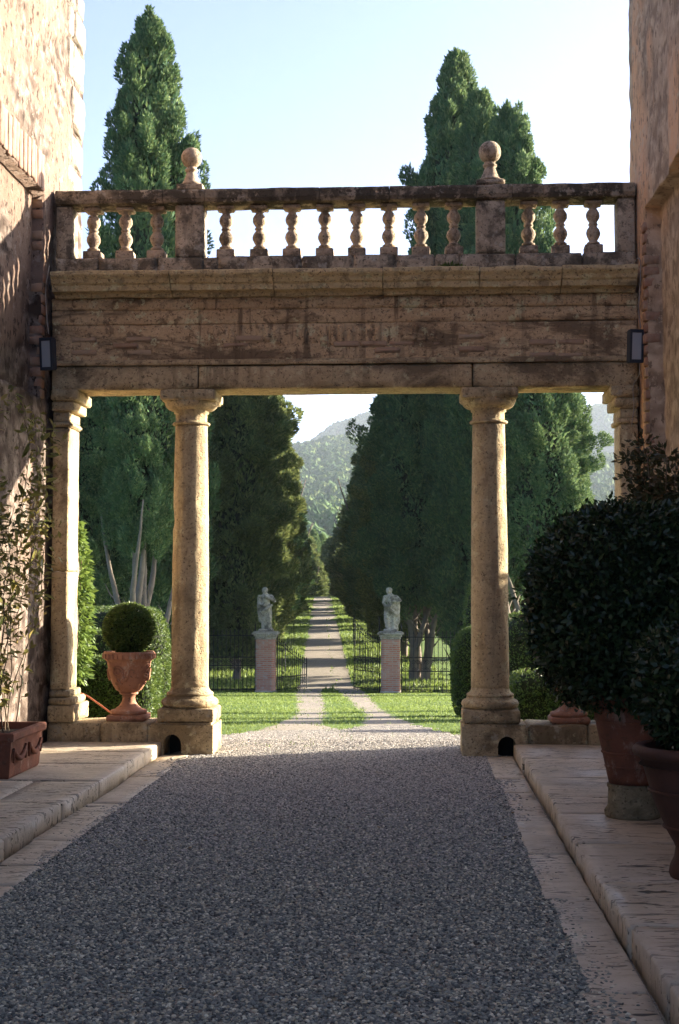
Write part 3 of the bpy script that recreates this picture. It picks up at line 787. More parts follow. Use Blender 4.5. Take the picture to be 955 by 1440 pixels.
# ------------------------------------------------------------------ entablature
en = thing('entablature', 'weathered stone entablature spanning the court between the two houses', 'entablature', (-.7, 0, 3.52))
EI = Matrix.Translation(en.location).inverted()
def ep(name, me, mat, par=None):
    o = obj(name, me, mat, en); o.matrix_parent_inverse = EI; return o
x = XL + .012
arch_cuts = [XL + .01, -2.095, .555, XR - .01]
for k, (c0, c1) in enumerate(zip(arch_cuts, arch_cuts[1:])):
    dy = 0 if k != 1 else -.012
    ep('architrave_block', gridbox(c0 + .006, c1 - .006, -.235 + dy, .235, 3.517, 3.752 - (.012 if k == 1 else 0), .06, .014, .007, 150 + k, 2.4, 5), M['architrave'])
ep('string_course', extrude_x([(-.20, 3.754), (-.262, 3.754), (-.268, 3.775), (-.255, 3.80), (-.20, 3.815)], XL + .01, XR - .01, .06, .006, 4, 5), M['architrave'])
ep('frieze', gridbox(XL + .01, XR - .01, -.205, .20, 3.756, 4.16, .07, .01, .012, 160, 1, 3.2), M['frieze'])
ep('bed_course', gridbox(XL + .01, XR - .01, -.211, .20, 4.161, 4.30, .07, .006, .010, 161, .5, 4), M['frieze'])
# bracket blocks along the bed course, brick soldiers and stretchers showing through the plaster
random.seed(33)
xx = XL + .35; ms = [gridbox(-.13, .13, -.03, .03, -.045, .045, .05, .01, .005, 170 + k, 2) for k in range(3)]
k = 0
while xx < XR - .2:
    o = ep('corbel_block', ms[k % 3], M['frieze']); o.location = (xx, -.200, 4.355); xx += random.uniform(.36, .42); k += 1
ep('corbel_backing', gridbox(XL + .01, XR - .01, -.220, .20, 4.301, 4.42, .09, .008, .008, 165, 1), M['frieze'])
ms = [gridbox(-.037, .037, -.02, .02, -.095, .095, .05, .012, .006, 180 + k, 2, 9) for k in range(4)]
xx = -1.95; k = 0
while xx < .42:
    o = ep('brick', ms[k % 4], M['frieze']); o.location = (xx, -.192 + random.uniform(-.006, .012), 4.05 + random.uniform(-.02, .015)); o.rotation_euler = (0, random.uniform(-.05, .05) + (xx + .75) * .10, 0); xx += .089; k += 1
ms = [gridbox(-.125, .125, -.02, .02, -.026, .026, .05, .010, .004, 190 + k, 2, 9) for k in range(4)]
for row in range(4):
    xx = XL + .2 + (row % 2) * .13
    while xx < XR - .2:
        if random.random() < .28:
            o = ep('brick', ms[k % 4], M['brick_brown']); o.location = (xx, -.196 + random.uniform(-.006, .012), 3.825 + row * .063); k += 1
        xx += .27
# cornice, in lengths
cprof = [(-.20, 4.415), (-.27, 4.415), (-.285, 4.44), (-.30, 4.452), (-.385, 4.458), (-.395, 4.49), (-.40, 4.51), (-.425, 4.525), (-.445, 4.56), (-.475, 4.585), (-.485, 4.60), (-.485, 4.628), (-.46, 4.64), (.35, 4.64), (.35, 4.44), (.2, 4.415)]
cc = [XL + .05, -2.35, -1.35, -.30, .62, 1.40, XR - .04]
for k, (c0, c1) in enumerate(zip(cc, cc[1:])):
    ep('cornice_block', extrude_x(cprof, c0 + .004, c1 - .004, .05, .010, 200 + k * 7, 5, .22), M['cornice'])

# ------------------------------------------------------------------ balustrade
ba = thing('balustrade', 'stone balustrade with double bulb balusters above the entablature', 'balustrade', (-.7, -.05, 4.64))
BI = Matrix.Translation(ba.location).inverted()
def bp(name, me, mat):
    o = obj(name, me, mat, ba); o.matrix_parent_inverse = BI; return o
BY0, BY1 = -.19, .09
bc = [XL + .03, -3.1, -2.52, -2.06, -1.92, -1.1, -.60, -.18, .20, .44, .98, 1.62, XR - .02]
for k, (c0, c1) in enumerate(zip(bc, bc[1:])):
    dy = random.uniform(-.012, .012)
    bp('base_block', gridbox(c0 + .004, c1 - .004, BY0 + dy, BY1, 4.642, 4.828 + random.uniform(-.006, .004), .06, .013, .007, 260 + k, 2.2, 5), M['rail'])
mb = MB(); box(mb, XL + .04, XR - .03, BY0 + .03, BY1 - .03, 4.645, 4.80); bp('mortar_bed', mb.mesh('mortar'), M['rail'])
mb = MB(); box(mb, XL + .04, XR - .03, -.17, .07, 5.37, 5.48); bp('mortar_bed', mb.mesh('mortar'), M['rail'])
rprof = [(-.215, 5.365), (-.225, 5.385), (-.235, 5.40), (-.235, 5.47), (-.222, 5.492), (-.15, 5.505), (.11, 5.505), (.13, 5.49), (.135, 5.40), (.115, 5.365), (.07, 5.355), (-.17, 5.355)]
rc = [XL + .03, -2.46, -2.05, -.92, -.24, .60, .95, 1.25, XR - .02]
for k, (c0, c1) in enumerate(zip(rc, rc[1:])):
    pr = [(y + random.uniform(-.006, .006) * 0, z) for y, z in rprof]
    bp('rail_block', extrude_x(pr, c0 + .003, c1 - .003, .05, .008, 300 + k * 5, 6, .10), M['raildark'])
def post(nm, c0, c1, seed): bp(nm, gridbox(c0, c1, -.175, .075, 4.83, 5.353, .06, .013, .005, seed, 1.6, 5), M['rail'])
post('end_post', XL + .03, -3.37, 330); post('end_post', 1.965, XR - .02, 331)
post('pedestal', -2.345, -2.065, 332); post('pedestal', .605, .885, 333)
# one turned baluster
bprof = [(.040, .09), (.062, .10), (.064, .118), (.045, .128)] + [(.041, .14), (.055, .165), (.068, .195), (.070, .215), (.062, .245), (.044, .27)] + [(.036, .285), (.048, .292), (.048, .305), (.036, .312)] + [(.045, .33), (.062, .355), (.068, .38), (.064, .41), (.050, .435), (.038, .452)] + [(.036, .46), (.052, .468), (.056, .478), (.075, .49)]
def baluster_mesh(seed):
    me = lathe(dense(bprof, .02), 20, .005, seed, 12)
    bm = bmesh.new(); bm.from_mesh(me)
    for (h, z0, z1) in ((.088, .0, .088), (.085, .485, .524)):
        b2 = gridbox(-h, h, -h, h, z0, z1, .06, .010, .005, seed + int(z0 * 99), 2, 8); bm.from_mesh(b2)
    m2 = bpy.data.meshes.new('baluster'); bm.to_mesh(m2); bm.free(); return m2
bms = [baluster_mesh(400 + k) for k in range(5)]
bal_px = [132, 177, 221, 318, 365, 411, 457, 502, 547, 592, 638, 743, 788, 834]
for k, px in enumerate(bal_px):
    o = bp('baluster', bms[k % 5], M['baluster'])
    o.location = (at(px, 320, -.05).x, -.05, 4.829); o.rotation_euler = (0, 0, random.choice([0, 1, 2, 3]) * math.pi / 2 + random.uniform(-.05, .05))
# ball finials
def finial(label, x, seed, s):
    t = thing('ball_finial', label, 'finial', (x, -.05, 5.507), 'ball finials on the balustrade')
    obj('base', gridbox(-.13 * s, .13 * s, -.13, .13, 0, .055, .05, .010, .004, seed, 2), M['rail'], t)
    pr = [(.115, .056), (.118, .07), (.088, .095), (.066, .14), (.052, .185), (.046, .205), (.062, .212), (.064, .228), (.045, .236), (.05, .25)]
    obj('stem', lathe(dense([(r * s, z) for r, z in pr], .02), 28, .005, seed + 1, 9), M['baluster'], t)
    rr = .103 * s
    obj('ball', lathe([(max(.004, rr * math.cos(R(a))), .245 + rr + rr * math.sin(R(a))) for a in range(-88, 89, 8)], 32, .006, seed + 2, 9), M['baluster'], t)
finial('round stone ball finial on the pedestal above the column by the urn', -2.205, 420, 1.0)
finial('round stone ball finial on the pedestal above the column by the laurel', .745, 430, 1.06)
# moss tuft on the base course
rngm = np.random.default_rng(3)
P = rngm.normal(0, 1, (160, 3)) * np.array([.05, .02, .015]); D = rngm.normal(0, .5, (160, 3)) + np.array([0, -.4, .8])
Vv, Ff = kites(P, D, rngm.normal(0, 1, (160, 3)), .06, .03)
tag(obj('plant_tuft', mesh_np('tuft', Vv, Ff), M['boxleaf'], loc=(.33, -.24, 4.655)), 'small green tuft rooted in the joint above the cornice', 'plant')

# ------------------------------------------------------------------ wall lamps and cables
def lamp(label, px, py, Y, side, rz):
    p = at(px, py, Y)
    t = thing('wall_lamp', label, 'lamp', p, 'flood lamps on the house walls'); t.rotation_euler = (R(6), 0, rz)
    b = MB(); box(b, -.065, .065, -.035, .05, -.155, .155); me = b.mesh('h')
    bm = bmesh.new(); bm.from_mesh(me); bmesh.ops.bevel(bm, geom=list(bm.edges), offset=.01, segments=2, affect='EDGES'); bm.to_mesh(me); bm.free()
    obj('housing', me, M['lampmetal'], t)
    b = MB(); box(b, -.046, .046, -.044, -.0355, -.125, .125); obj('glass', b.mesh('g'), M['lampglass'], t)
    b = MB()
    for (a0, a1, c0, c1) in ((-.066, -.046, -.156, .156), (.046, .066, -.156, .156), (-.046, .046, .125, .156), (-.046, .046, -.156, -.125)): box(b, a0, a1, -.05, -.033, c0, c1)
    obj('frame', b.mesh('f'), M['lampmetal'], t)
    b = MB(); tube(b, [(0, .05, .03), (side * .06, .07, .03), (side * .18, .06, .03)], .012, 6); obj('bracket', b.mesh('b'), M['lampmetal'], t)
lamp('dark rectangular flood lamp on the rose house under the cornice', 68, 498, -.52, -1, R(-14))
lamp('dark rectangular flood lamp on the ochre house under the cornice', 893, 487, -.50, 1, R(12))
def cable(label, pts, r=.006):
    b = MB(); P = [Vector(p) for p in pts]; out = []
    for i in range(len(P) - 1):
        for k in range(4):
            tt = k / 4; p0 = P[max(i - 1, 0)]; p3 = P[min(i + 2, len(P) - 1)]
            out.append(.5 * ((2 * P[i]) + (P[i + 1] - p0) * tt + (2 * p0 - 5 * P[i] + 4 * P[i + 1] - p3) * tt ** 2 + (3 * P[i] - p0 - 3 * P[i + 1] + p3) * tt ** 3))
    out.append(P[-1]); tube(b, out, r, 5)
    return tag(obj('cable', b.mesh('cable', True), M['cable']), label, 'cable')
cable('thin pale cable hanging down the ochre house behind its lamp', [(2.08, -.30, 4.66), (2.11, -.52, 4.68), (2.12, -.52, 4.5), (2.10, -.52, 4.2), (2.12, -.50, 4.02)])
cable('thin cable looping from the ochre house lamp down to the pilaster', [(2.10, -.5, 3.75), (2.11, -.45, 3.60), (2.07, -.33, 3.5), (2.08, -.29, 3.3), (2.06, -.26, 3.12)], .005)
cable('thin cable dropping along the rose house to its lamp', [(-3.50, -.52, 4.68), (-3.53, -.53, 4.45), (-3.52, -.52, 4.2), (-3.50, -.52, 4.02)])

# ------------------------------------------------------------------ urns
def leafball(n, shape, seed, L, Wd, e=2.0, out=.5, core=True):
    """leaf cards over a superellipsoid (a,b,c) centred at 0"""
    g = np.random.default_rng(seed); d = g.normal(0, 1, (n, 3)); d /= np.linalg.norm(d, axis=1, keepdims=True)
    nd = (np.abs(d) ** e).sum(1) ** (1 / e); s = d / nd[:, None]
    sh = np.array(shape); nrm = np.sign(s) * np.abs(s) ** (e - 1) / sh; nrm /= np.linalg.norm(nrm, axis=1, keepdims=True)
    P = s * sh * (1 - .10 * g.random((n, 1)) ** 2) + nrm * (.04 * fbm(s * sh, 5.5, seed, 3))[:, None] * np.mean(sh) * 1.3
    D = nrm * out + g.normal(0, .6, (n, 3)) + np.array([0, 0, .25])
    Nn = nrm + g.normal(0, .55, (n, 3))
    return kites(P, D, Nn, L * g.uniform(.7, 1.3, n), Wd * g.uniform(.7, 1.3, n))
def core_mesh(shape, e, s, seg=24):
    V = []; F = []
    for i in range(seg // 2 + 1):
        th = math.pi * i / (seg // 2)
        for j in range(seg):
            ph = 2 * math.pi * j / seg
            d = np.array([math.sin(th) * math.cos(ph), math.sin(th) * math.sin(ph), math.cos(th)])
            d = d / ((np.abs(d) ** e).sum() ** (1 / e)); V.append(d * np.array(shape) * s)
    for i in range(seg // 2):
        for j in range(seg):
            F.append((i * seg + j, i * seg + (j + 1) % seg, (i + 1) * seg + (j + 1) % seg, (i + 1) * seg + j))
    return mesh_np('core', np.array(V), np.array(F), True)
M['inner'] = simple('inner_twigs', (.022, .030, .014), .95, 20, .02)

def make_urn(label, loc):
    t = thing('urn', label, 'urn', loc, 'terracotta urns on the low walls')
    obj('foot', gridbox(-.185, .185, -.185, .185, 0, .06, .06, .012, .003, 5, 1), M['terracotta'], t)
    pr = [(.175, .06)] + arc(.16, .082, .022, -90, 80, 5) + [(.135, .11), (.095, .14), (.068, .18), (.06, .22), (.065, .245), (.09, .255), (.09, .27)]
    obj('stem', lathe(pr, 40, .002, 6, 6), M['terracotta'], t)
    bowl = [(.08, .268), (.125, .295), (.165, .36), (.192, .44), (.208, .52), (.215, .575), (.226, .585), (.245, .60), (.25, .655), (.242, .67), (.225, .67), (.215, .60), (.10, .58)]
    bo = obj('bowl', lathe(dense(bowl, .03), 48, .002, 7, 6), M['terracotta'], t)
    # moulded rim dentils, rosettes and swags
    b = MB()
    for k in range(30):
        a = 2 * math.pi * k / 30; ca, sa = math.cos(a), math.sin(a)
        v = []
        for dr in (.245, .262):
            for da in (-.016, .016):
                for z in (.605, .65): v.append((dr * ca - da * sa, dr * sa + da * ca, z))
        b.add(v, [(0, 1, 3, 2), (4, 6, 7, 5), (0, 4, 5, 1), (2, 3, 7, 6), (0, 2, 6, 4), (1, 5, 7, 3)])
    obj('rim_dentils', b.mesh('dent'), M['terracotta'], bo)
    for k in range(4):
        a = -math.pi / 2 - .35 + k * math.pi / 2; b = MB()
        def on(da, z): rr = np.interp(z, [.295, .36, .44, .52, .575], [.125, .165, .192, .208, .215]) + .004; return (rr * math.cos(a + da), rr * math.sin(a + da), z)
        for rad in (.052, .026):
            tube(b, [on(rad * math.cos(q) / .2, .475 + rad * math.sin(q)) for q in np.linspace(0, 2 * math.pi, 17)], .011, 6)
        tube(b, [on(.33 + .30 * (q - .5) * 2 * .75, .50 - .10 * math.sin(math.pi * q)) for q in np.linspace(0, 1, 10)], [.008 + .014 * math.sin(math.pi * q) for q in np.linspace(0, 1, 10)], 6)
        tube(b, [on(.0 + .35 * (q - .5), .38 + .03 * math.sin(6 * q)) for q in np.linspace(0, 1, 8)], .009, 5)
        obj('relief', b.mesh('rel', True), M['terracotta'], bo)
    b = MB(); b.add([(.22 * math.cos(q), .22 * math.sin(q), .63) for q in np.linspace(0, 6.2832, 24, endpoint=False)], [tuple(range(24))]); obj('soil', b.mesh('soil'), M['soil'], t)
    return t
def box_ball(label, loc, r, seed):
    t = thing('box_ball', label, 'topiary', loc, 'clipped box balls in the urns')
    Vv, Ff = leafball(9000, (r, r, r * 1.0), seed, .030, .018)
    o = obj('foliage', mesh_np('ball', Vv + np.array([0, 0, r]), Ff), M['boxleaf'], t); o['kind'] = 'stuff'
    obj('inner_mass', core_mesh((r, r, r), 2, .9), M['inner'], t, loc=(0, 0, r))
    b = MB(); tube(b, [(0, 0, -.05), (.01, 0, .1), (0, 0, r)], .02); obj('stem', b.mesh('st'), M['twig'], t)
u1 = at(181, 1008, 0.02)
make_urn('terracotta urn with moulded rosette and swag beside the sunlit pilaster', (u1.x, .02, .297))
box_ball('round clipped box ball growing in the urn beside the sunlit pilaster', (u1.x, .02, .297 + .645), .245, 11)
u2 = at(800, 1015, 0.0)
make_urn('terracotta urn on the low wall mostly hidden behind the potted laurel', (u2.x, 0, .297))
box_ball('clipped box ball in the urn hidden behind the potted laurel', (u2.x, 0, .297 + .645), .245, 12)

# ------------------------------------------------------------------ potted laurels
def leaf_mesh(name, L, Wd, curl=.12):
    v = [(0, 0, 0), (L * .3, Wd * .42, .10 * Wd), (L * .65, Wd * .40, .02 * L - curl * L * .3), (L, 0, -curl * L), (L * .65, -Wd * .40, .02 * L - curl * L * .3), (L * .3, -Wd * .42, .10 * Wd), (L * .33, 0, -.04 * Wd), (L * .66, 0, -curl * L * .35 - .06 * Wd)]
    me = bpy.data.meshes.new(name); me.from_pydata(v, [], [(0, 6, 1), (1, 6, 7, 2), (2, 7, 3), (0, 5, 6), (5, 4, 7, 6), (4, 3, 7)]); me.update(); return smooth(me)
def orient(d, up):
    d = Vector(d).normalized(); z = Vector(up); y = z.cross(d)
    if y.length < 1e-3: y = Vector((0, 1, 0)).cross(d)
    y.normalize(); z = d.cross(y)
    return Matrix((d, y, z)).transposed().to_euler()
def laurel(label, loc, shape, n, seed, single):
    t = thing('laurel_bush', label, 'bush', loc, 'dark laurels grown in pots'); a, b_, c = shape
    g = np.random.default_rng(seed)
    d = g.normal(0, 1, (n, 3)); d /= np.linalg.norm(d, axis=1, keepdims=True)
    e_ = 2.7; d0 = d / ((np.abs(d) ** e_).sum(1) ** (1 / e_))[:, None]
    P = d0 * np.array(shape) * (1 - .22 * g.random((n, 1)) ** 1.5) * (1 + .10 * fbm(d * 1.0, 3.2, seed, 3) + .12 * g.random(n) ** 14)[:, None]
    D = d * .55 + g.normal(0, .6, (n, 3)) + np.array([0, 0, .1]); Nn = d + g.normal(0, .45, (n, 3)) + np.array([0, 0, .35])
    Vv, Ff = kites(P, D, Nn, g.uniform(.035, .062, n), g.uniform(.018, .03, n), .2)
    o = obj('foliage', mesh_np('lf', Vv + np.array([0, 0, c]), Ff), M['laurel'], t); o['kind'] = 'stuff'
    obj('inner_mass', core_mesh(shape, 2.7, .82), M['inner'], t, loc=(0, 0, c))
    b = MB(); tube(b, [(0, 0, -.2), (.02, 0, .1), (0, .01, c)], .035, 8); obj('stem', b.mesh('st'), M['twig'], t)
    lm = [leaf_mesh('leaf', .066, .031), leaf_mesh('leaf', .055, .028, .25), leaf_mesh('leaf', .074, .032, .02)]
    k = 0
    for i in range(single * 6):
        if k >= single: break
        dd = Vector(g.normal(0, 1, 3)).normalized()
        if dd.y > .1 or dd.x > .45: continue
        sq = 1 / (abs(dd.x) ** 2.7 + abs(dd.y) ** 2.7 + abs(dd.z) ** 2.7) ** (1 / 2.7)
        p = Vector((dd.x * a, dd.y * b_, dd.z * c)) * sq * (1 + .10 * float(fbm(np.array([dd]), 3.2, seed, 3)[0])) + Vector((0, 0, c))
        o = obj('leaf', lm[k % 3], M['laurel_leaf'], t, loc=p); k += 1
        o.rotation_euler = orient(dd * .6 + Vector(g.normal(0, .55, 3)), dd + Vector(g.normal(0, .35, 3)) + Vector((0, 0, .5)))
    return t
def pot(name, label, loc, prof, mat, bands, seed):
    t = thing(name, label, 'pot', loc, 'terracotta pots on the right hand paving')
    del t['group']
    obj('body', lathe(dense(prof, .04), 48, .003, seed, 5), M[mat], t)
    for (r, z, w_) in bands:
        obj('band', lathe(arc(r, z, w_, -90, 90, 6), 48, .001, seed, 6, cap=False), M[mat], t)
    b = MB(); rr = prof[-1][0]; zt = prof[-1][1] - .05
    b.add([((rr + .04) * math.cos(q), (rr + .04) * math.sin(q), zt + .01) for q in np.linspace(0, 6.2832, 24, endpoint=False)], [tuple(range(24))]); obj('soil', b.mesh('soil'), M['soil'], t)
    return t
P1 = Vector((1.40, -4.42, PZ))
pd = thing('pot_pedestal', 'round mossy stone drum standing under the terracotta pot', 'pedestal', P1)
obj('drum', lathe(dense([(.17, 0), (.178, .012), (.182, .04), (.168, .06), (.160, .075), (.158, .18), (.166, .195), (.166, .212)], .02), 40, .006, 3, 8), M['pedestal'], pd)
obj('bed', lathe([(.165, .2121), (.13, .216)], 40), M['pedestal'], pd)
pt = pot('terracotta_pot', 'large ribbed terracotta pot on a stone drum holding a round laurel', P1 + Vector((0, 0, .216)), [(.150, 0), (.162, .05), (.185, .16), (.222, .33), (.252, .49), (.268, .50), (.275, .515), (.278, .56), (.27, .575), (.24, .575), (.235, .53)], 'terracotta_dark', [(.172, .11, .008), (.192, .20, .009), (.236, .405, .008)], 31)
b = MB()
for k in range(5):
    a0 = -2.6 + k * 1.2566
    tube(b, [((.212 + .075 * (z - .30)) * math.cos(a0 + q), (.212 + .075 * (z - .30)) * math.sin(a0 + q), z) for q, z in ((s, .335 - .05 * math.sin(math.pi * (s + .5))) for s in np.linspace(-.5, .5, 12))], .008, 5)
obj('swag', b.mesh('swag', True), M['terracotta_dark'], pt)
laurel('big round dark laurel bush in the pot standing on a stone drum', (1.50, -4.35, .80), (.76, .64, .67), 30000, 51, 280)
P2 = Vector((1.47, -6.30, PZ))
pt2 = pot('footed_pot', 'shade-tinted footed terracotta pot with rolled rim close to the pavement edge', P2, [(.17, 0), (.178, .02), (.17, .06), (.15, .10), (.142, .15), (.15, .17), (.19, .24), (.255, .40), (.298, .55), (.315, .60)] + arc(.325, .64, .03, -80, 90, 6) + [(.29, .66), (.285, .61)], 'terracotta_shaded', [(.20, .255, .008), (.272, .44, .008)], 35)
laurel('low dark laurel in the footed pot beside the pavement edge', (1.58, -6.22, .74), (.40, .5, .36), 9000, 52, 60)

# bronze-leaved shrub climbing the ochre wall behind the laurels
rs_ = random.Random(6)
t = thing('wall_shrub', 'bronze green shrub climbing the ochre house wall above the laurel', 'shrub', (2.0, -2.9, PZ))
b = MB(); leafP = []; leafD = []
for s in range(22):
    x0, y0 = rs_.uniform(-.15, .05), rs_.uniform(-.5, .5); p = Vector((x0 * .3, y0 * .3, 0)); d = Vector((0, 0, 1)); pts = [p.copy()]
    H = rs_.uniform(1.7, 2.75); nn = 16
    for k in range(nn):
        d = (d + Vector((rs_.gauss(.0, .07), rs_.gauss(0, .12), .16))).normalized(); p = p + d * H / nn
        p.x = min(p.x, .06); pts.append(p.copy())
        if k > 4:
            for q in range(48):
                a = Vector((rs_.gauss(-.25, .8), rs_.gauss(0, .8), rs_.gauss(.2, .5))).normalized()
                leafP.append(p + a * rs_.uniform(.0, .11)); leafD.append(a)
    tube(b, pts, [.012 - .0005 * k for k in range(nn + 1)], 5)
obj('stems', b.mesh('st', True), M['twig'], t)
leafP = np.array(leafP); leafD = np.array(leafD)
leafP[:, 0] = np.minimum(leafP[:, 0], .10)
g = np.random.default_rng(8)
Vv, Ff = kites(leafP, leafD + g.normal(0, .3, leafD.shape), g.normal(0, 1, leafD.shape) + np.array([-.4, -.4, .6]), g.uniform(.045, .075, len(leafP)), g.uniform(.022, .036, len(leafP)))
o = obj('foliage', mesh_np('fol', Vv, Ff), M['redleaf'], t); o['kind'] = 'stuff'

# ------------------------------------------------------------------ trough and climber at the rose wall
tr = thing('planter_trough', 'brown terracotta trough with swag relief below the climber', 'planter', (-3.30, -2.5, PZ))
mb = MB()
def ring(hx, hy, z): return [(-hx, -hy, z), (hx, -hy, z), (hx, hy, z), (-hx, hy, z)]
rings = [ring(.165, .42, 0), ring(.175, .43, .02), ring(.195, .455, .285), ring(.215, .475, .29), ring(.222, .482, .305), ring(.222, .482, .345), ring(.212, .472, .355), ring(.175, .435, .355), ring(.165, .425, .26)]
vv = [p for r_ in rings for p in r_]; ff = [(0, 3, 2, 1)]
for i in range(len(rings) - 1):
    for k in range(4): ff.append((i * 4 + k, i * 4 + (k + 1) % 4, i * 4 + 4 + (k + 1) % 4, i * 4 + 4 + k))
mb.add(vv, ff); me = mb.mesh('tr')
obj('body', me, M['terracotta_dark'], tr)
mb = MB(); box(mb, -.168, .168, -.428, .428, .24, .30); obj('soil', mb.mesh('soil'), M['soil'], tr)
for yc in (-.22, .22):
    b = MB(); tube(b, [(.187 + .0 + .014 * 1, yc + s * .17, .225 - .085 * (1 - (s) ** 2)) for s in np.linspace(-1, 1, 14)], [.010 + .014 * (1 - s * s) for s in np.linspace(-1, 1, 14)], 6)
    for sgn in (-1, 1): tube(b, [(.202, yc + sgn * .17, .235), (.197, yc + sgn * .17, .12)], [.013, .008], 6)
    obj('swag', b.mesh('swag', True), M['terracotta_dark'], tr)
cl = thing('climber', 'loose sunlit climber with green and yellowing leaves on the rose wall', 'climber', (-3.38, -2.3, .40))
lm = [leaf_mesh('leaf', .11, .048), leaf_mesh('leaf', .10, .044, .3), leaf_mesh('leaf', .125, .05, .15)]
b = MB(); rs_ = random.Random(17); k = 0; xtra = []
for s in range(12):
    p = Vector((rs_.uniform(-.08, .06), rs_.uniform(-.25, .25), -.08)); d = Vector((rs_.gauss(-.02, .08), rs_.uniform(-.05, .36), 1)).normalized(); pts = [p.copy()]
    H = rs_.uniform(1.9, 3.2); nn = int(H / .12)
    for q in range(nn):
        d = (d + Vector((rs_.gauss(0, .10) - .25 * (p.x), rs_.gauss(0, .13), .10))).normalized(); p = p + d * .12
        p.x = max(-.12, min(.26, p.x)); p.y = max(-.6, min(1.25, p.y)); pts.append(p.copy())
        if q > 1:
            for _ in range((1 + (rs_.random() < .75)) if p.z > 1.1 else (rs_.random() < .75)):
                if k >= 300: break
                a = Vector((rs_.gauss(.35, .6), rs_.gauss(.1, .7), rs_.gauss(-.05, .55))).normalized()
                o = obj('leaf', lm[k % 3], M['climber'], cl, loc=p + a * .02); sc_ = rs_.uniform(.75, 1.25); o.scale = (sc_, sc_, sc_); k += 1
                o.rotation_euler = orient(a, Vector((rs_.gauss(.5, .4), rs_.gauss(0, .5), 1)))
    xtra += [q_.copy() for q_ in pts[3:]]
    tube(b, pts, [.005 - .003 * i / len(pts) for i in range(len(pts))], 5)
obj('stems', b.mesh('st', True), M['twig'], cl)
g = np.random.default_rng(44); xp = np.array([list(v) for v in xtra]); wt = np.where(xp[:, 2] > .9, 1.0, .35); sel = g.choice(len(xp), 900, p=wt / wt.sum())
P = xp[sel] + g.normal(0, .05, (900, 3)); P[:, 0] = np.maximum(P[:, 0], -.14)
Vv, Ff = kites(P, g.normal(0, .7, (900, 3)) + np.array([.3, .1, -.1]), g.normal(0, .5, (900, 3)) + np.array([.5, -.2, .8]), g.uniform(.05, .095, 900), g.uniform(.022, .04, 900), .15)
o = obj('small_leaves', mesh_np('sl', Vv, Ff), M['climber_small'], cl); o['kind'] = 'stuff'

# ------------------------------------------------------------------ clipped hedges beyond the arch
def hedge(name, label, cat, c, shape, e, n, seed, L=.04, Wd=.022, mat='boxleaf', group=None):
    zb = gzs(c[1])
    t = thing(name, label, cat, (c[0], c[1], zb), group)
    Vv, Ff = leafball(n, shape, seed, L, Wd, e)
    Vv = Vv + np.array([0, 0, c[2] - zb])
    Vv[:, 2] = np.maximum(Vv[:, 2], .0)
    o = obj('foliage', mesh_np('fol', Vv, Ff), M[mat], t); o['kind'] = 'stuff'
    obj('inner_mass', core_mesh(shape, e, .93), M['inner'], t, loc=(0, 0, c[2] - zb))
    return t
def hz_(px, Y, ztop, a, b_, name, label, e, n, seed, **k):
    zb = gzs(Y); h = (ztop - zb) / 2 + .05
    hedge(name, label, k.pop('cat', 'hedge'), (at(px, 900, Y).x, Y, zb + h - .1), (a, b_, h), e, n, seed, **k)
hz_(150, 3.2, .74, .62, .45, 'clipped_hedge', 'low square box hedge right behind the urn wall', 14, 17000, 61)
hz_(140, 7.0, .95, .85, .5, 'clipped_hedge', 'middle step of the clipped box hedges behind the urn', 14, 17000, 62)
hz_(140, 11.5, 1.22, 1.1, .6, 'clipped_hedge', 'tallest flat topped box hedge behind the urn below the old cypress trunk', 14, 17000, 63)
hz_(196, 4.9, 1.30, .40, .42, 'domed_hedge', 'tall dome clipped box bush between urn and column', 3.0, 15000, 64, cat='topiary')
hz_(672, 9.0, .95, .42, .42, 'clipped_bush', 'lower tier of clipped green bush seen beside the rough column', 3, 12000, 65, cat='topiary')
hz_(676, 12.0, 1.72, .30, .3, 'clipped_bush', 'slender clipped bush rising behind the lower tiered bush', 3, 8000, 66, cat='topiary')
hz_(772, 7.4, 1.22, .72, .45, 'clipped_hedge', 'square clipped hedge behind the laurel and rough column', 6, 16000, 67)
hz_(800, 4.2, .55, .75, .35, 'clipped_hedge', 'low clipped hedge on the lawn behind the low wall and laurel', 6, 12000, 68)
hedge('added_shade_hedge', 'added unseen hedge shading the rough column and the gravel', 'hedge', (4.2, 1.45, 1.25), (.9, .55, 1.3), 8, 12000, 69, .05, .03)  # added out of view to cast shade on column and gravel
# bright shrub behind the sunlit pilaster
t = thing('leafy_shrub', 'bright green leafy shrub behind the sunlit pilaster', 'shrub', (at(103, 800, 2.4).x, 2.4, gzs(2.4)))
g = np.random.default_rng(71); n = 2600
zz = g.uniform(.6, 2.45, n); ang = g.uniform(0, 6.283, n); rr = (.24 * np.sqrt(g.random(n))) * np.interp(zz, [.6, 1.2, 2.0, 2.45], [.75, 1, .8, .25])
P = np.stack([rr * np.cos(ang), rr * np.sin(ang), zz], 1); D = np.stack([np.cos(ang), np.sin(ang), g.normal(-.3, .5, n)], 1) + g.normal(0, .4, (n, 3))
Vv, Ff = kites(P, D, g.normal(0, .6, (n, 3)) + np.array([.3, 0, .8]), g.uniform(.06, .11, n), g.uniform(.03, .05, n))
o = obj('foliage', mesh_np('fol', Vv, Ff), M['shrubleaf'], t); o['kind'] = 'stuff'
b = MB()
for k in range(5): tube(b, [(.02 * k - .04, 0, 0), (.05 * math.cos(k * 1.3), .05 * math.sin(k * 1.3), .9), (.1 * math.cos(k * 1.3), .1 * math.sin(k * 1.3), 2.0)], [.02, .015, .006], 5)
obj('stems', b.mesh('st', True), M['twig'], t)
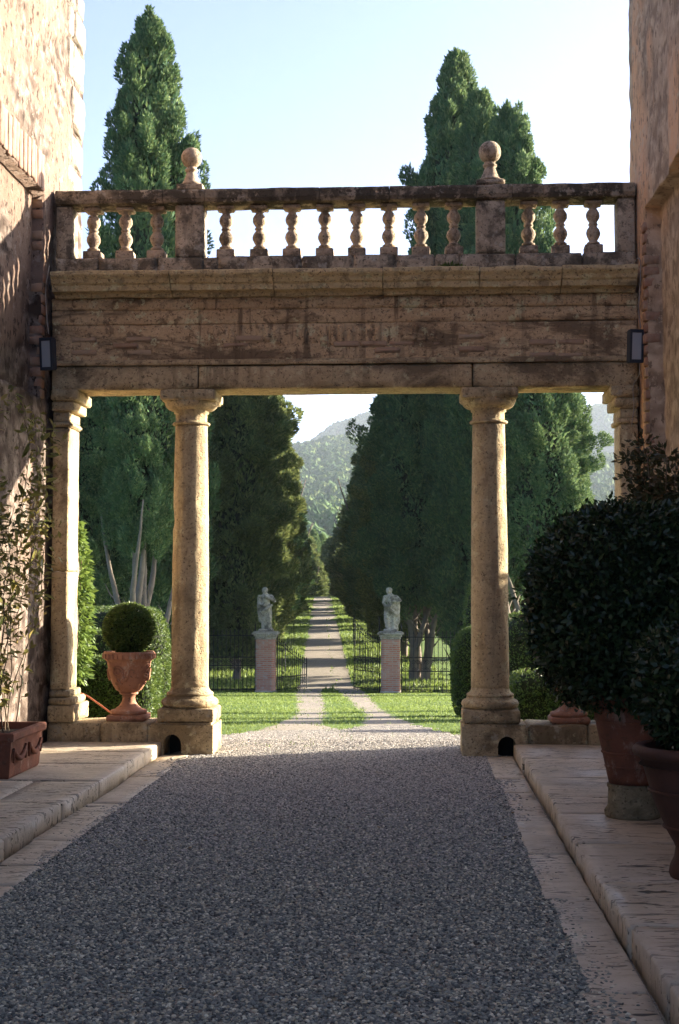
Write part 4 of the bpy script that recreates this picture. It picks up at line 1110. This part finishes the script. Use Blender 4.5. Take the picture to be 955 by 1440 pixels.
# hose
b = MB(); pts = [at(108, 972, .5), at(125, 980, .42), at(142, 992, .3), at(158, 1004, .24), at(172, 1008, .23)]
pts = [Vector((p.x, p.y, max(p.z, .31))) for p in pts]; pts.insert(0, Vector((pts[0].x - .2, .7, .55)))
tube(b, pts, .009, 6); tag(obj('hose', b.mesh('hose', True), M['hose']), 'orange garden hose slung behind the urn foot', 'hose')

# ------------------------------------------------------------------ lawn blades
g = np.random.default_rng(81)
def blades(n, x0, x1, y0, y1, h0, h1, wd, seed):
    g = np.random.default_rng(seed)
    Y = y0 + (y1 - y0) * g.random(n) ** 1.5; X = g.uniform(x0, x1, n) + axis_x(Y)
    k = (path_mask(X, Y) + np.where(Y > 39, .35, 0) * (path_mask(X, Y) > .5) + .6 * fbm(np.stack([X, Y, X * 0], 1), 3, 4, 3) + .25 * g.normal(0, 1, n)) < .45
    X, Y = X[k], Y[k]; n = len(X)
    P = np.stack([X, Y, gz(Y) - .005 + .035 * vnoise(np.stack([X, Y, X * 0], -1), .5, 3)], 1)
    D = g.normal(0, .45, (n, 3)) + np.array([0, 0, 1.0]); sc_ = np.clip((Y + 10) / 18, .8, 3)
    h = g.uniform(h0, h1, n); S = g.normal(0, 1, (n, 3)); S[:, 2] = 0; S /= np.linalg.norm(S, axis=1, keepdims=True)
    V = np.stack([P - S * (wd * sc_)[:, None] / 2, P + S * (wd * sc_)[:, None] / 2, P + D * h[:, None]], 1)
    return V.reshape(-1, 3), np.arange(n * 3).reshape(-1, 3)
Vv, Ff = blades(190000, -7, 7.5, .35, 38, .012, .034, .018, 82)
tag(obj('lawn_grass', mesh_np('lg', Vv, Ff), M['grass']), 'short bright green grass of the sunlit lawn before the gate', 'grass', kind='stuff')
Vv, Ff = blades(70000, -5, 5, 38, 165, .06, .14, .03, 83)
tag(obj('verge_grass', mesh_np('vg', Vv, Ff), M['grass']), 'striped grass verges either side of the avenue', 'grass', kind='stuff')

# ------------------------------------------------------------------ gate: pillars, statues, leaves, fences
GY = 38.0
pl = at(374, 973, GY); pr_ = at(549.5, 975, GY); gzg = gzs(GY)
def gate_pillar(label, x, seed):
    t = thing('gate_pillar', label, 'pillar', (x, GY, gzg), 'brick gate pillars')
    obj('brick_shaft', gridbox(-.35, .35, -.35, .35, -.1, 1.98, .12, .02, .012, seed, 2, 4), M['pillar'], t)
    obj('foot', gridbox(-.38, .38, -.38, .38, -.1, .10, .12, .02, .012, seed + 1, 2, 4), M['statue'], t)
    for (h, z0, z1) in ((.38, 1.981, 2.06), (.42, 2.061, 2.14), (.48, 2.141, 2.22), (.43, 2.221, 2.26)):
        obj('cap_stone', gridbox(-h, h, -h, h, z0, z1, .1, .015, .008, seed + int(z0 * 50), 2, 5), M['statue'], t)
gate_pillar('brick gate pillar beneath the statue clasping its chest', pl.x, 500); gate_pillar('brick gate pillar beneath the statue with raised elbow and draped hip', pr_.x, 520)
def ball_chain(bm, pts, seg=10):
    """overlapping spheres along a chain of (x,y,z,r), later fused into one surface"""
    for (p, q) in zip(pts, pts[1:]):
        d = math.dist(p[:3], q[:3]); n = max(1, int(d / (.4 * min(p[3], q[3]))))
        for k in range(n + 1):
            s = k / n; c = [p[i] + (q[i] - p[i]) * s for i in range(4)]
            bmesh.ops.create_icosphere(bm, subdivisions=2, radius=c[3], matrix=Matrix.Translation(c[:3]))
def make_statue(label, x, mir, pose):
    t = thing('statue', label, 'statue', (x, GY, gzg + 2.26), 'garden statues on the gate pillars')
    obj('base', gridbox(-.26, .26, -.24, .24, 0, .09, .06, .03, .015, 3, 2), M['statue'], t)
    bm = bmesh.new(); m = mir
    for ch in pose: ball_chain(bm, [(c[0] * m, c[1], c[2], c[3]) for c in ch])
    me = bpy.data.meshes.new('fig'); bm.to_mesh(me); bm.free()
    tmp = bpy.data.objects.new('tmp', me); C.objects.link(tmp)
    rm = tmp.modifiers.new('r', 'REMESH'); rm.mode = 'VOXEL'; rm.voxel_size = .022; rm.use_smooth_shade = True
    sm_ = tmp.modifiers.new('s', 'SMOOTH'); sm_.iterations = 3; sm_.factor = .5
    bpy.context.view_layer.update()
    ev = tmp.evaluated_get(bpy.context.evaluated_depsgraph_get()); m2 = bpy.data.meshes.new_from_object(ev)
    bpy.data.objects.remove(tmp)
    co = np.empty(len(m2.vertices) * 3, np.float32); m2.vertices.foreach_get('co', co); co = co.reshape(-1, 3)
    # drapery folds below the waist, weathering overall
    fold = .012 * np.sin(np.arctan2(co[:, 1], co[:, 0]) * 9 + co[:, 2] * 5) * np.clip((1.0 - co[:, 2]) * 3, 0, 1) * np.clip(co[:, 2] * 4 - .5, 0, 1)
    rad = np.maximum(.02, np.hypot(co[:, 0], co[:, 1])); nz = fold + .010 * fbm(co, 14, 5, 3)
    co[:, 0] += co[:, 0] / rad * nz; co[:, 1] += co[:, 1] / rad * nz
    m2.vertices.foreach_set('co', co.ravel()); m2.update(); m2.materials.clear(); smooth(m2)
    obj('figure', m2, M['statue'], t, scale=(1.22, 1.12, 1.02), loc=(0, 0, -.01))
poseA = [
 [(-.05, 0, .09, .10), (-.06, 0, .45, .095), (-.04, 0, .80, .14)], [(.10, -.03, .09, .08), (.10, -.07, .42, .085), (.05, 0, .80, .13)], [(.02, .05, .1, .17), (.0, .05, .5, .15), (0, .03, .85, .15)],
 [(0, 0, .80, .15), (.0, 0, 1.0, .125), (-.02, 0, 1.18, .15), (-.02, 0, 1.29, .12)], [(-.03, 0, 1.30, .055), (-.03, -.01, 1.42, .055)],
 [(-.03, -.02, 1.45, .085), (-.03, -.02, 1.52, .095)], [(-.04, .03, 1.52, .10), (-.05, .05, 1.46, .09)], [(-.03, -.10, 1.46, .03), (-.03, -.09, 1.44, .03)],
 [(.15, 0, 1.27, .075), (.26, -.06, 1.10, .055), (.12, -.17, 1.20, .05), (.02, -.17, 1.26, .05)], [(-.19, 0, 1.26, .075), (-.22, -.02, 1.02, .055), (-.10, -.15, .93, .05), (-.02, -.17, .95, .05)],
 [(-.20, .03, 1.2, .08), (-.20, .05, .8, .09), (-.17, .03, .4, .08)], [(.17, -.05, .95, .05), (.02, -.16, .80, .06), (-.14, -.1, .70, .06)]]
poseB = [
 [(-.07, -.02, .09, .085), (-.10, -.05, .45, .09), (-.06, 0, .80, .14)], [(.08, 0, .09, .09), (.07, 0, .45, .10), (.05, 0, .80, .13)], [(.12, .06, .1, .13), (.11, .06, .5, .13), (.08, .03, .8, .13)],
 [(0, 0, .80, .15), (.03, 0, 1.0, .125), (.01, 0, 1.17, .15), (.0, 0, 1.28, .115)], [(-.01, 0, 1.30, .055), (-.04, -.01, 1.42, .055)],
 [(-.05, -.02, 1.44, .085), (-.055, -.02, 1.51, .095)], [(-.03, .03, 1.51, .10), (-.03, .05, 1.45, .09)], [(-.07, -.10, 1.46, .03), (-.07, -.095, 1.43, .03)],
 [(.16, 0, 1.26, .075), (.29, -.04, 1.12, .055), (.20, -.15, 1.05, .05), (.10, -.18, 1.10, .05)], [(-.16, 0, 1.25, .075), (-.21, -.05, 1.02, .055), (-.10, -.17, .90, .05), (.0, -.18, .92, .05)],
 [(.2, .02, 1.2, .07), (.22, .05, .85, .08), (.19, .05, .35, .10)], [(-.16, -.06, .92, .06), (.02, -.17, .78, .07), (.18, -.06, .62, .07)]]
make_statue('weathered stone statue clasping its chest on the brick pillar', pl.x, 1, poseA)
make_statue('weathered stone statue with raised elbow and draped hip on its pillar', pr_.x, 1, poseB)

def bar_mesh(h, r=.011, spike=True):
    b = MB(); tube(b, [(0, 0, 0), (0, 0, h)], r, 5)
    if spike: tube(b, [(0, 0, h), (0, 0, h + .03), (0, 0, h + .05), (0, 0, h + .14)], [r, .024, .022, .002], 5)
    return b.mesh('bar')
def scroll(b, cx, cz, s, flip):
    pts = []
    for k in range(26):
        a = k * .42; rr = s * (1 - k / 27)
        pts.append((cx + flip * rr * math.cos(a), 0, cz + rr * math.sin(a)))
    tube(b, pts, .009, 4)
def iron_panel(name, label, cat, p0, p1, hfun, spacing, group=None, post_h=None, scr=True, rails=(.12, 1.0)):
    v = Vector(p1) - Vector(p0); L = math.hypot(v.x, v.y)
    t = thing(name, label, cat, p0, group, math.atan2(v.y, v.x))
    n = max(2, int(L / spacing)); cache = {}
    for k in range(n + 1):
        x_ = L * k / n; h = round(hfun(x_ / L), 2); st = post_h and k in (0, n)
        key = (h, bool(st))
        if key not in cache: cache[key] = bar_mesh(post_h if st and post_h > h else h, .024 if st else .012)
        obj('post' if st else 'bar', cache[key], M['iron'], t, loc=(x_, 0, 0))
    for z in rails:
        b = MB(); tube(b, [(0, 0, z), (L, 0, z)], .018, 4); obj('rail', b.mesh('rail'), M['iron'], t)
    b = MB(); pts = [(L * q, 0, hfun(q) - .10) for q in np.linspace(0, 1, 12)]; tube(b, pts, .016, 4); obj('top_rail', b.mesh('rail'), M['iron'], t)
    if scr:
        m = max(1, int(L / .34))
        for k in range(m):
            cx = L * (k + .5) / m
            for (dx, dz, fl) in ((-.07, .14, 1), (.07, .14, -1), (-.07, -.14, 1), (.07, -.14, -1)):
                if fl not in cache: bb = MB(); scroll(bb, 0, 0, .095, fl); cache[fl] = bb.mesh('scroll')
                obj('scroll', cache[fl], M['iron'], t, loc=(cx + dx, 0, .98 + dz))
    return t
# opened gate leaves
h0 = at(391, 973, GY); h1 = at(424, 973, GY); 
iron_panel('gate_leaf', 'open iron gate leaf whose top sweeps down to a low free stile', 'gate', (pl.x + .42, GY + .05, gzg), (h1.x + .05, GY + 1.75, gzg), lambda q: 2.05 - 1.0 * (q ** .8), .13, post_h=1.1, scr=False, rails=(.1, .55))
iron_panel('gate_leaf', 'open iron gate leaf with scrolls whose top rises to a tall free stile', 'gate', (pr_.x - .42, GY + .05, gzg), (at(497, 973, GY).x - .05, GY + 1.75, gzg), lambda q: 1.95 + .65 * q * q, .13, post_h=2.7, rails=(.1, .75, 1.25))
# fences running out from the pillars
iron_panel('iron_fence', 'black iron railing beside the pillar of the statue clasping its chest', 'fence', (pl.x - .40, GY, gzg), (pl.x - 4.4, GY - .2, gzg), lambda q: 2.2, .15, post_h=2.45, rails=(.12, 1.0, 1.3))
iron_panel('iron_fence', 'black iron railing with scrolls beside the pillar of the raised elbow statue', 'fence', (pr_.x + .40, GY, gzg), (pr_.x + 4.6, GY - .2, gzg), lambda q: 2.15, .15, post_h=2.45, rails=(.12, .8, 1.3))
# thin stakes along the avenue verges
for k in range(7):
    for sgn, lab in ((-1, ' thin iron stake from the gate on the verge beyond the low swept leaf'), (1, ' thin iron stake from the gate on the verge beyond the tall scrolled leaf')):
        y = 43 + k * 4.5; b = bar_mesh(1.25, .014) if k == 0 else b
        tag(obj('iron_stake', b, M['iron'], loc=(axis_x(y) + sgn * 1.75, y, gzs(y) - .05)), 'first second third fourth fifth sixth seventh'.split()[k] + lab, 'stake', 'stakes along the avenue verges')

# ------------------------------------------------------------------ cypresses
def prof_cyp(t_):
    return np.interp(t_, [0, .06, .2, .45, .65, .8, .92, 1.0], [.55, .82, 1.0, .96, .82, .62, .38, .12])
def crown(seed, nplume, nleaf, H, Rr, z0, spread, leafL, leafW, rough=.25, boughs=0, ph=(.55, 1.25), pw=(.22, .42)):
    g = np.random.default_rng(seed)
    t_ = g.random(nplume) ** 1.15; a = g.uniform(0, 2 * np.pi, nplume)
    r = prof_cyp(t_) * Rr * g.uniform(.66, 1.0, nplume) + np.minimum(g.exponential(rough * .3, nplume), rough * .5) * (g.random(nplume) < .4) * np.clip((1 - t_) * 4, 0, 1)
    r = r * (1 + .16 * np.sin(a * 2 + seed) + .13 * np.sin(a * 3 + t_ * 9 + seed))
    if boughs:                                   # ragged side boughs reaching out of the crown
        nb = 4; bt = np.repeat(g.random(boughs) * .85, nb); ba_ = np.repeat(g.uniform(0, 2 * np.pi, boughs), nb); st_ = np.tile(np.linspace(.55, 1.0, nb), boughs) * np.repeat(g.uniform(.95, 1.35, boughs), nb)
        rb = prof_cyp(bt) * Rr * st_
        t_ = np.concatenate([t_, np.clip(bt + .05 * st_ - .03, 0, .95)]); a = np.concatenate([a, ba_]); r = np.concatenate([r, rb]); nplume = len(t_)
    C0 = np.stack([r * np.cos(a), r * np.sin(a), z0 + t_ * (H - z0 - .8)], 1)
    rad = np.stack([np.cos(a), np.sin(a), np.zeros(nplume)], 1)
    A = rad * (spread * g.uniform(.4, 1.4, nplume))[:, None] + np.array([0, 0, 1]) + g.normal(0, .12, (nplume, 3))
    A /= np.linalg.norm(A, axis=1, keepdims=True)
    hh = g.uniform(*ph, nplume) * (1 - .35 * t_); ww = g.uniform(*pw, nplume) * (1 - .35 * t_)
    n = nplume * nleaf; k = np.repeat(np.arange(nplume), nleaf)
    d = g.normal(0, 1, (n, 3)); d /= np.linalg.norm(d, axis=1, keepdims=True)
    d = d + rad[k] * .35; d /= np.linalg.norm(d, axis=1, keepdims=True)
    along = (d * A[k]).sum(1, keepdims=True); perp = d - along * A[k]
    shell = 1 - .35 * g.random((n, 1)) ** 2
    taper = (1 - .45 * np.clip(along, 0, 1))
    P = C0[k] + (A[k] * along * hh[k][:, None] * .6 + perp * ww[k][:, None] * taper) * shell
    D = A[k] * .75 + perp * .7 + g.normal(0, .35, (n, 3))
    Nn = perp + rad[k] * .3 + g.normal(0, .4, (n, 3))
    # twiggy leaves deeper in, over the boughs
    m = nplume * 45; t2 = g.random(m); a2 = g.uniform(0, 2 * np.pi, m)
    r2 = prof_cyp(t2) * Rr * g.uniform(.55, .9, m) * (1 + .16 * np.sin(a2 * 2 + seed) + .13 * np.sin(a2 * 3 + t2 * 9 + seed))
    rd = np.stack([np.cos(a2), np.sin(a2), np.zeros(m)], 1)
    P = np.concatenate([P, rd * r2[:, None] + np.stack([t2 * 0, t2 * 0, z0 + t2 * (H - z0 - .8)], 1)])
    D = np.concatenate([D, rd * .5 + np.array([0, 0, .8]) + g.normal(0, .4, (m, 3))]); Nn = np.concatenate([Nn, rd + g.normal(0, .5, (m, 3))])
    sc_ = np.concatenate([np.ones(n), np.full(m, 1.5)]); n = n + m
    return kites(P, D, Nn, leafL * sc_ * g.uniform(.6, 1.4, n), leafW * sc_ * g.uniform(.6, 1.4, n), .15)
def core_crown(seed, H, Rr, z0, s):
    V = []; F = []; n = 20; m = 22
    for i in range(m):
        tt = i / (m - 1)
        for j in range(n):
            a = 2 * math.pi * j / n
            r = float(prof_cyp(tt)) * Rr * s * (1 + .16 * math.sin(a * 2 + seed) + .13 * math.sin(a * 3 + tt * 9 + seed))
            V.append((r * math.cos(a), r * math.sin(a), z0 + .15 + tt * (H - z0 - 1.1)))
    V = np.array(V); V[:, :2] *= (1 + .25 * vnoise(V, .9, seed))[:, None]
    for i in range(m - 1):
        for j in range(n): F.append((i * n + j, i * n + (j + 1) % n, (i + 1) * n + (j + 1) % n, (i + 1) * n + j))
    return mesh_np('core', V, np.array(F), True)
def trunk_mesh(seed, H, stems, rad, z0, lean=.11):
    b = MB(); rs = random.Random(seed)
    for s in range(stems):
        a = rs.uniform(0, 6.283); p = Vector((math.cos(a) * rad * .8, math.sin(a) * rad * .8, -.3)) if stems > 1 else Vector((0, 0, -.3))
        d = Vector((math.cos(a) * lean, math.sin(a) * lean, 1)).normalized() if stems > 1 else Vector((0, 0, 1)); pts = [p.copy()]; rr = []
        L = min(H * .8, z0 + 2.6) if stems > 1 else H * .9; nn = 14
        for k in range(nn):
            d = (d + Vector((rs.gauss(0, .07), rs.gauss(0, .07), .10))).normalized(); p = p + d * L / nn; pts.append(p.copy())
        r0 = rad * (rs.uniform(.45, .8) if stems > 1 else 1)
        tube(b, pts, [r0 * (1.35 if k == 0 else 1.0) * (1 - .86 * k / nn) for k in range(nn + 1)], 8)
        for q in range(5):                          # dead side limbs
            i = rs.randint(2, 7); a2 = rs.uniform(0, 6.283); l = rs.uniform(.4, .9)
            tube(b, [pts[i], pts[i] + Vector((math.cos(a2) * l * .5, math.sin(a2) * l * .5, l * .35)), pts[i] + Vector((math.cos(a2) * l * .9, math.sin(a2) * l * .9, l * .9))], [.05, .035, .01], 5)
    return b.mesh('trunk', True)
CR = {}
def proto(key, seed, nplume, nleaf, H, Rr, z0, spread, lL, lW, mat, stems, trad, core=.58, **kw):
    Vv, Ff = crown(seed, nplume, nleaf, H, Rr, z0, spread, lL, lW, **kw)
    cm = mesh_np('crown', Vv, Ff); cm.materials.append(M[mat])
    km = core_crown(seed, H, Rr, z0, core); km.materials.append(M['inner'])
    tm = trunk_mesh(seed, H, stems, trad, z0); tm.materials.append(M['bark'])
    CR[key] = (cm, km, tm, H, Rr)
# unit trees; placed with scale
proto('dense1', 1, 400, 270, 20, 2.0, 1.2, .22, .15, .058, 'cypress', 4, .3, boughs=14)
proto('dense2', 2, 380, 270, 20, 2.0, 2.6, .25, .15, .058, 'cypress', 5, .3, boughs=30)
proto('dense3', 3, 340, 270, 18, 2.2, 3.2, .3, .15, .06, 'cypress', 5, .32, rough=.5, boughs=44)
proto('loose1', 4, 210, 230, 16, 2.1, .9, .9, .18, .058, 'cypress_loose', 2, .26, core=.5, rough=.6, boughs=60, ph=(.45, 1.0), pw=(.22, .42))
proto('loose2', 5, 210, 230, 15, 2.0, 1.2, .7, .18, .06, 'cypress_loose', 2, .26, core=.52, rough=.5, boughs=50, ph=(.45, 1.0), pw=(.22, .42))
proto('bare', 8, 250, 270, 18, 1.9, 6.2, .3, .15, .06, 'cypress', 7, .34, rough=.4, boughs=14)
proto('far1', 6, 150, 110, 15, 2.1, .8, .3, .36, .14, 'cypress', 1, .25)
proto('far2', 7, 150, 110, 15, 2.1, .6, .6, .36, .14, 'cypress_loose', 1, .25, rough=.6)
def tree(key, label, X, Y, H, Rr, rz, group=None, name='cypress_tree', zoff=0):
    cm, km, tm, H0, R0 = CR[key]; z = gzs(Y) if Y < 280 else float(hill_z(np.array(X), np.array(Y)))
    t = thing(name, label, 'tree', (X, Y, z + zoff), group, rz)
    s = Rr / R0; sz = H / H0
    t.scale = (s, s, sz)
    obj('crown', cm, None, t); obj('inner_boughs', km, None, t); obj('trunk', tm, None, t)
    return t
def tree_px(key, label, px, Y, top, wpx, rz, **k):
    p = at(px, top, Y); dep = Y - CAM.y
    tree(key, label, p.x, Y, p.z - gzs(Y), wpx / 2 / (FPX / dep), rz, **k)
tree_px('dense1', 'tallest pointed cypress rising behind the ball finial above the urn', 210, 35, -8, 172, .4)
tree_px('bare', 'dark cypress on bare grey stems behind the stepped hedges', 206, 29, 385, 120, 1.4)
tree_px('dense2', 'low hanging dark cypress next to the bare grey stems', 135, 33, 400, 130, 1.0)
tree_px('dense2', 'dark cypress filling the gap between pilaster and urn column', 195, 42, 300, 150, 2.2)
tree_px('dense1', 'dark cypress behind the pitted column by the urn', 268, 46, 420, 150, 3.2)
tree_px('dense2', 'tallest rounded cypress behind the balustrade above the rough column', 640, 44, 46, 150, .9)
tree_px('dense1', 'stout cypress overlapping the tallest one behind the rough column', 676, 41, 104, 150, 2.6)
tree_px('dense3', 'broad cypress with ragged top behind the finial above the rough column', 716, 39, 122, 150, .3)
tree_px('bare', 'broad sunlit cypress with bare stems between rough column and hazy hill', 766, 34, 440, 134, 4.1)
tree_px('dense2', 'dark cypress standing in the shade behind the rough column', 700, 48, 330, 120, 5.0)
tree_px('dense3', 'dark cypress at the head of the row behind the scrolled railing', 590, 44, 385, 150, 1.9)
random.seed(77)
ORD = 'first second third fourth fifth sixth seventh eighth ninth tenth eleventh twelfth thirteenth fourteenth fifteenth sixteenth seventeenth eighteenth nineteenth twentieth twenty-first twenty-second twenty-third twenty-fourth twenty-fifth twenty-sixth twenty-seventh twenty-eighth twenty-ninth'.split()
nth = {-1: 0, 1: 0}
y = 43.0; k = 0
while y < 168:
    for sgn in (-1, 1):
        if sgn > 0 and (y < 62 or k % 5 == 2): continue
        yy = y + random.uniform(-1, 1); off = 3.75 + random.uniform(-.3, .6)
        h = np.interp(yy, [43, 70, 110, 165], [16.2, 14.5, 12, 10.5]) * random.uniform(.84, 1.12) * (1.0 if sgn > 0 else 1.06)
        key = (random.choice(['loose1', 'loose2']) if sgn < 0 else random.choice(['dense2', 'loose2', 'dense1'])) if yy < 75 else random.choice(['far1', 'far2'])
        lab = ORD[nth[sgn]] + (' shaggy cypress from the gate in the row behind the chest clasping statue' if sgn < 0 else ' dense cypress from the gate in the row behind the raised elbow statue'); nth[sgn] += 1
        tree(key, lab, axis_x(yy) + sgn * off, yy, h, random.uniform(2.0, 2.45), random.uniform(0, 6.28), 'cypresses lining one side of the avenue' if sgn < 0 else 'cypresses lining the other side of the avenue')
    y += random.uniform(4.4, 5.6); k += 1
for (px, Y, top, wpx) in ((441, 215, 742, 15), (453, 232, 748, 13)):
    tree_px('far1', 'slim distant cypress closing the end of the avenue', px, Y, top, wpx * 2, .3, group='slim cypresses at the end of the avenue')
for (px, Y, top, wpx, rz) in ((425, 190, 745, 40, 1), (470, 200, 752, 36, 2), (444, 185, 790, 26, 4)):
    tree_px('far2', 'small sunlit tree where the avenue ends below the hill', px, Y, top, wpx * 1.5, rz, group='trees at the end of the avenue', name='small_tree')
tree('loose2', 'shaggy cypress leaning into the avenue past the tall scrolled gate leaf', axis_x(57) + 4.1, 57, 14.6, 2.1, 2.2)
# shade trees behind the railings
for (px, Y, top, wpx, rz, key) in ((250, 52, 560, 150, 1, 'loose1'), (120, 47, 420, 150, 2, 'dense2'), (170, 55, 450, 160, 3, 'loose2'), (650, 56, 400, 140, 4, 'dense1'), (720, 58, 500, 130, 5, 'dense3')):
    tree_px(key, 'dark cypress deep in the shade of the grove behind the railings', px, Y, top, wpx, rz, group='grove behind the railings')
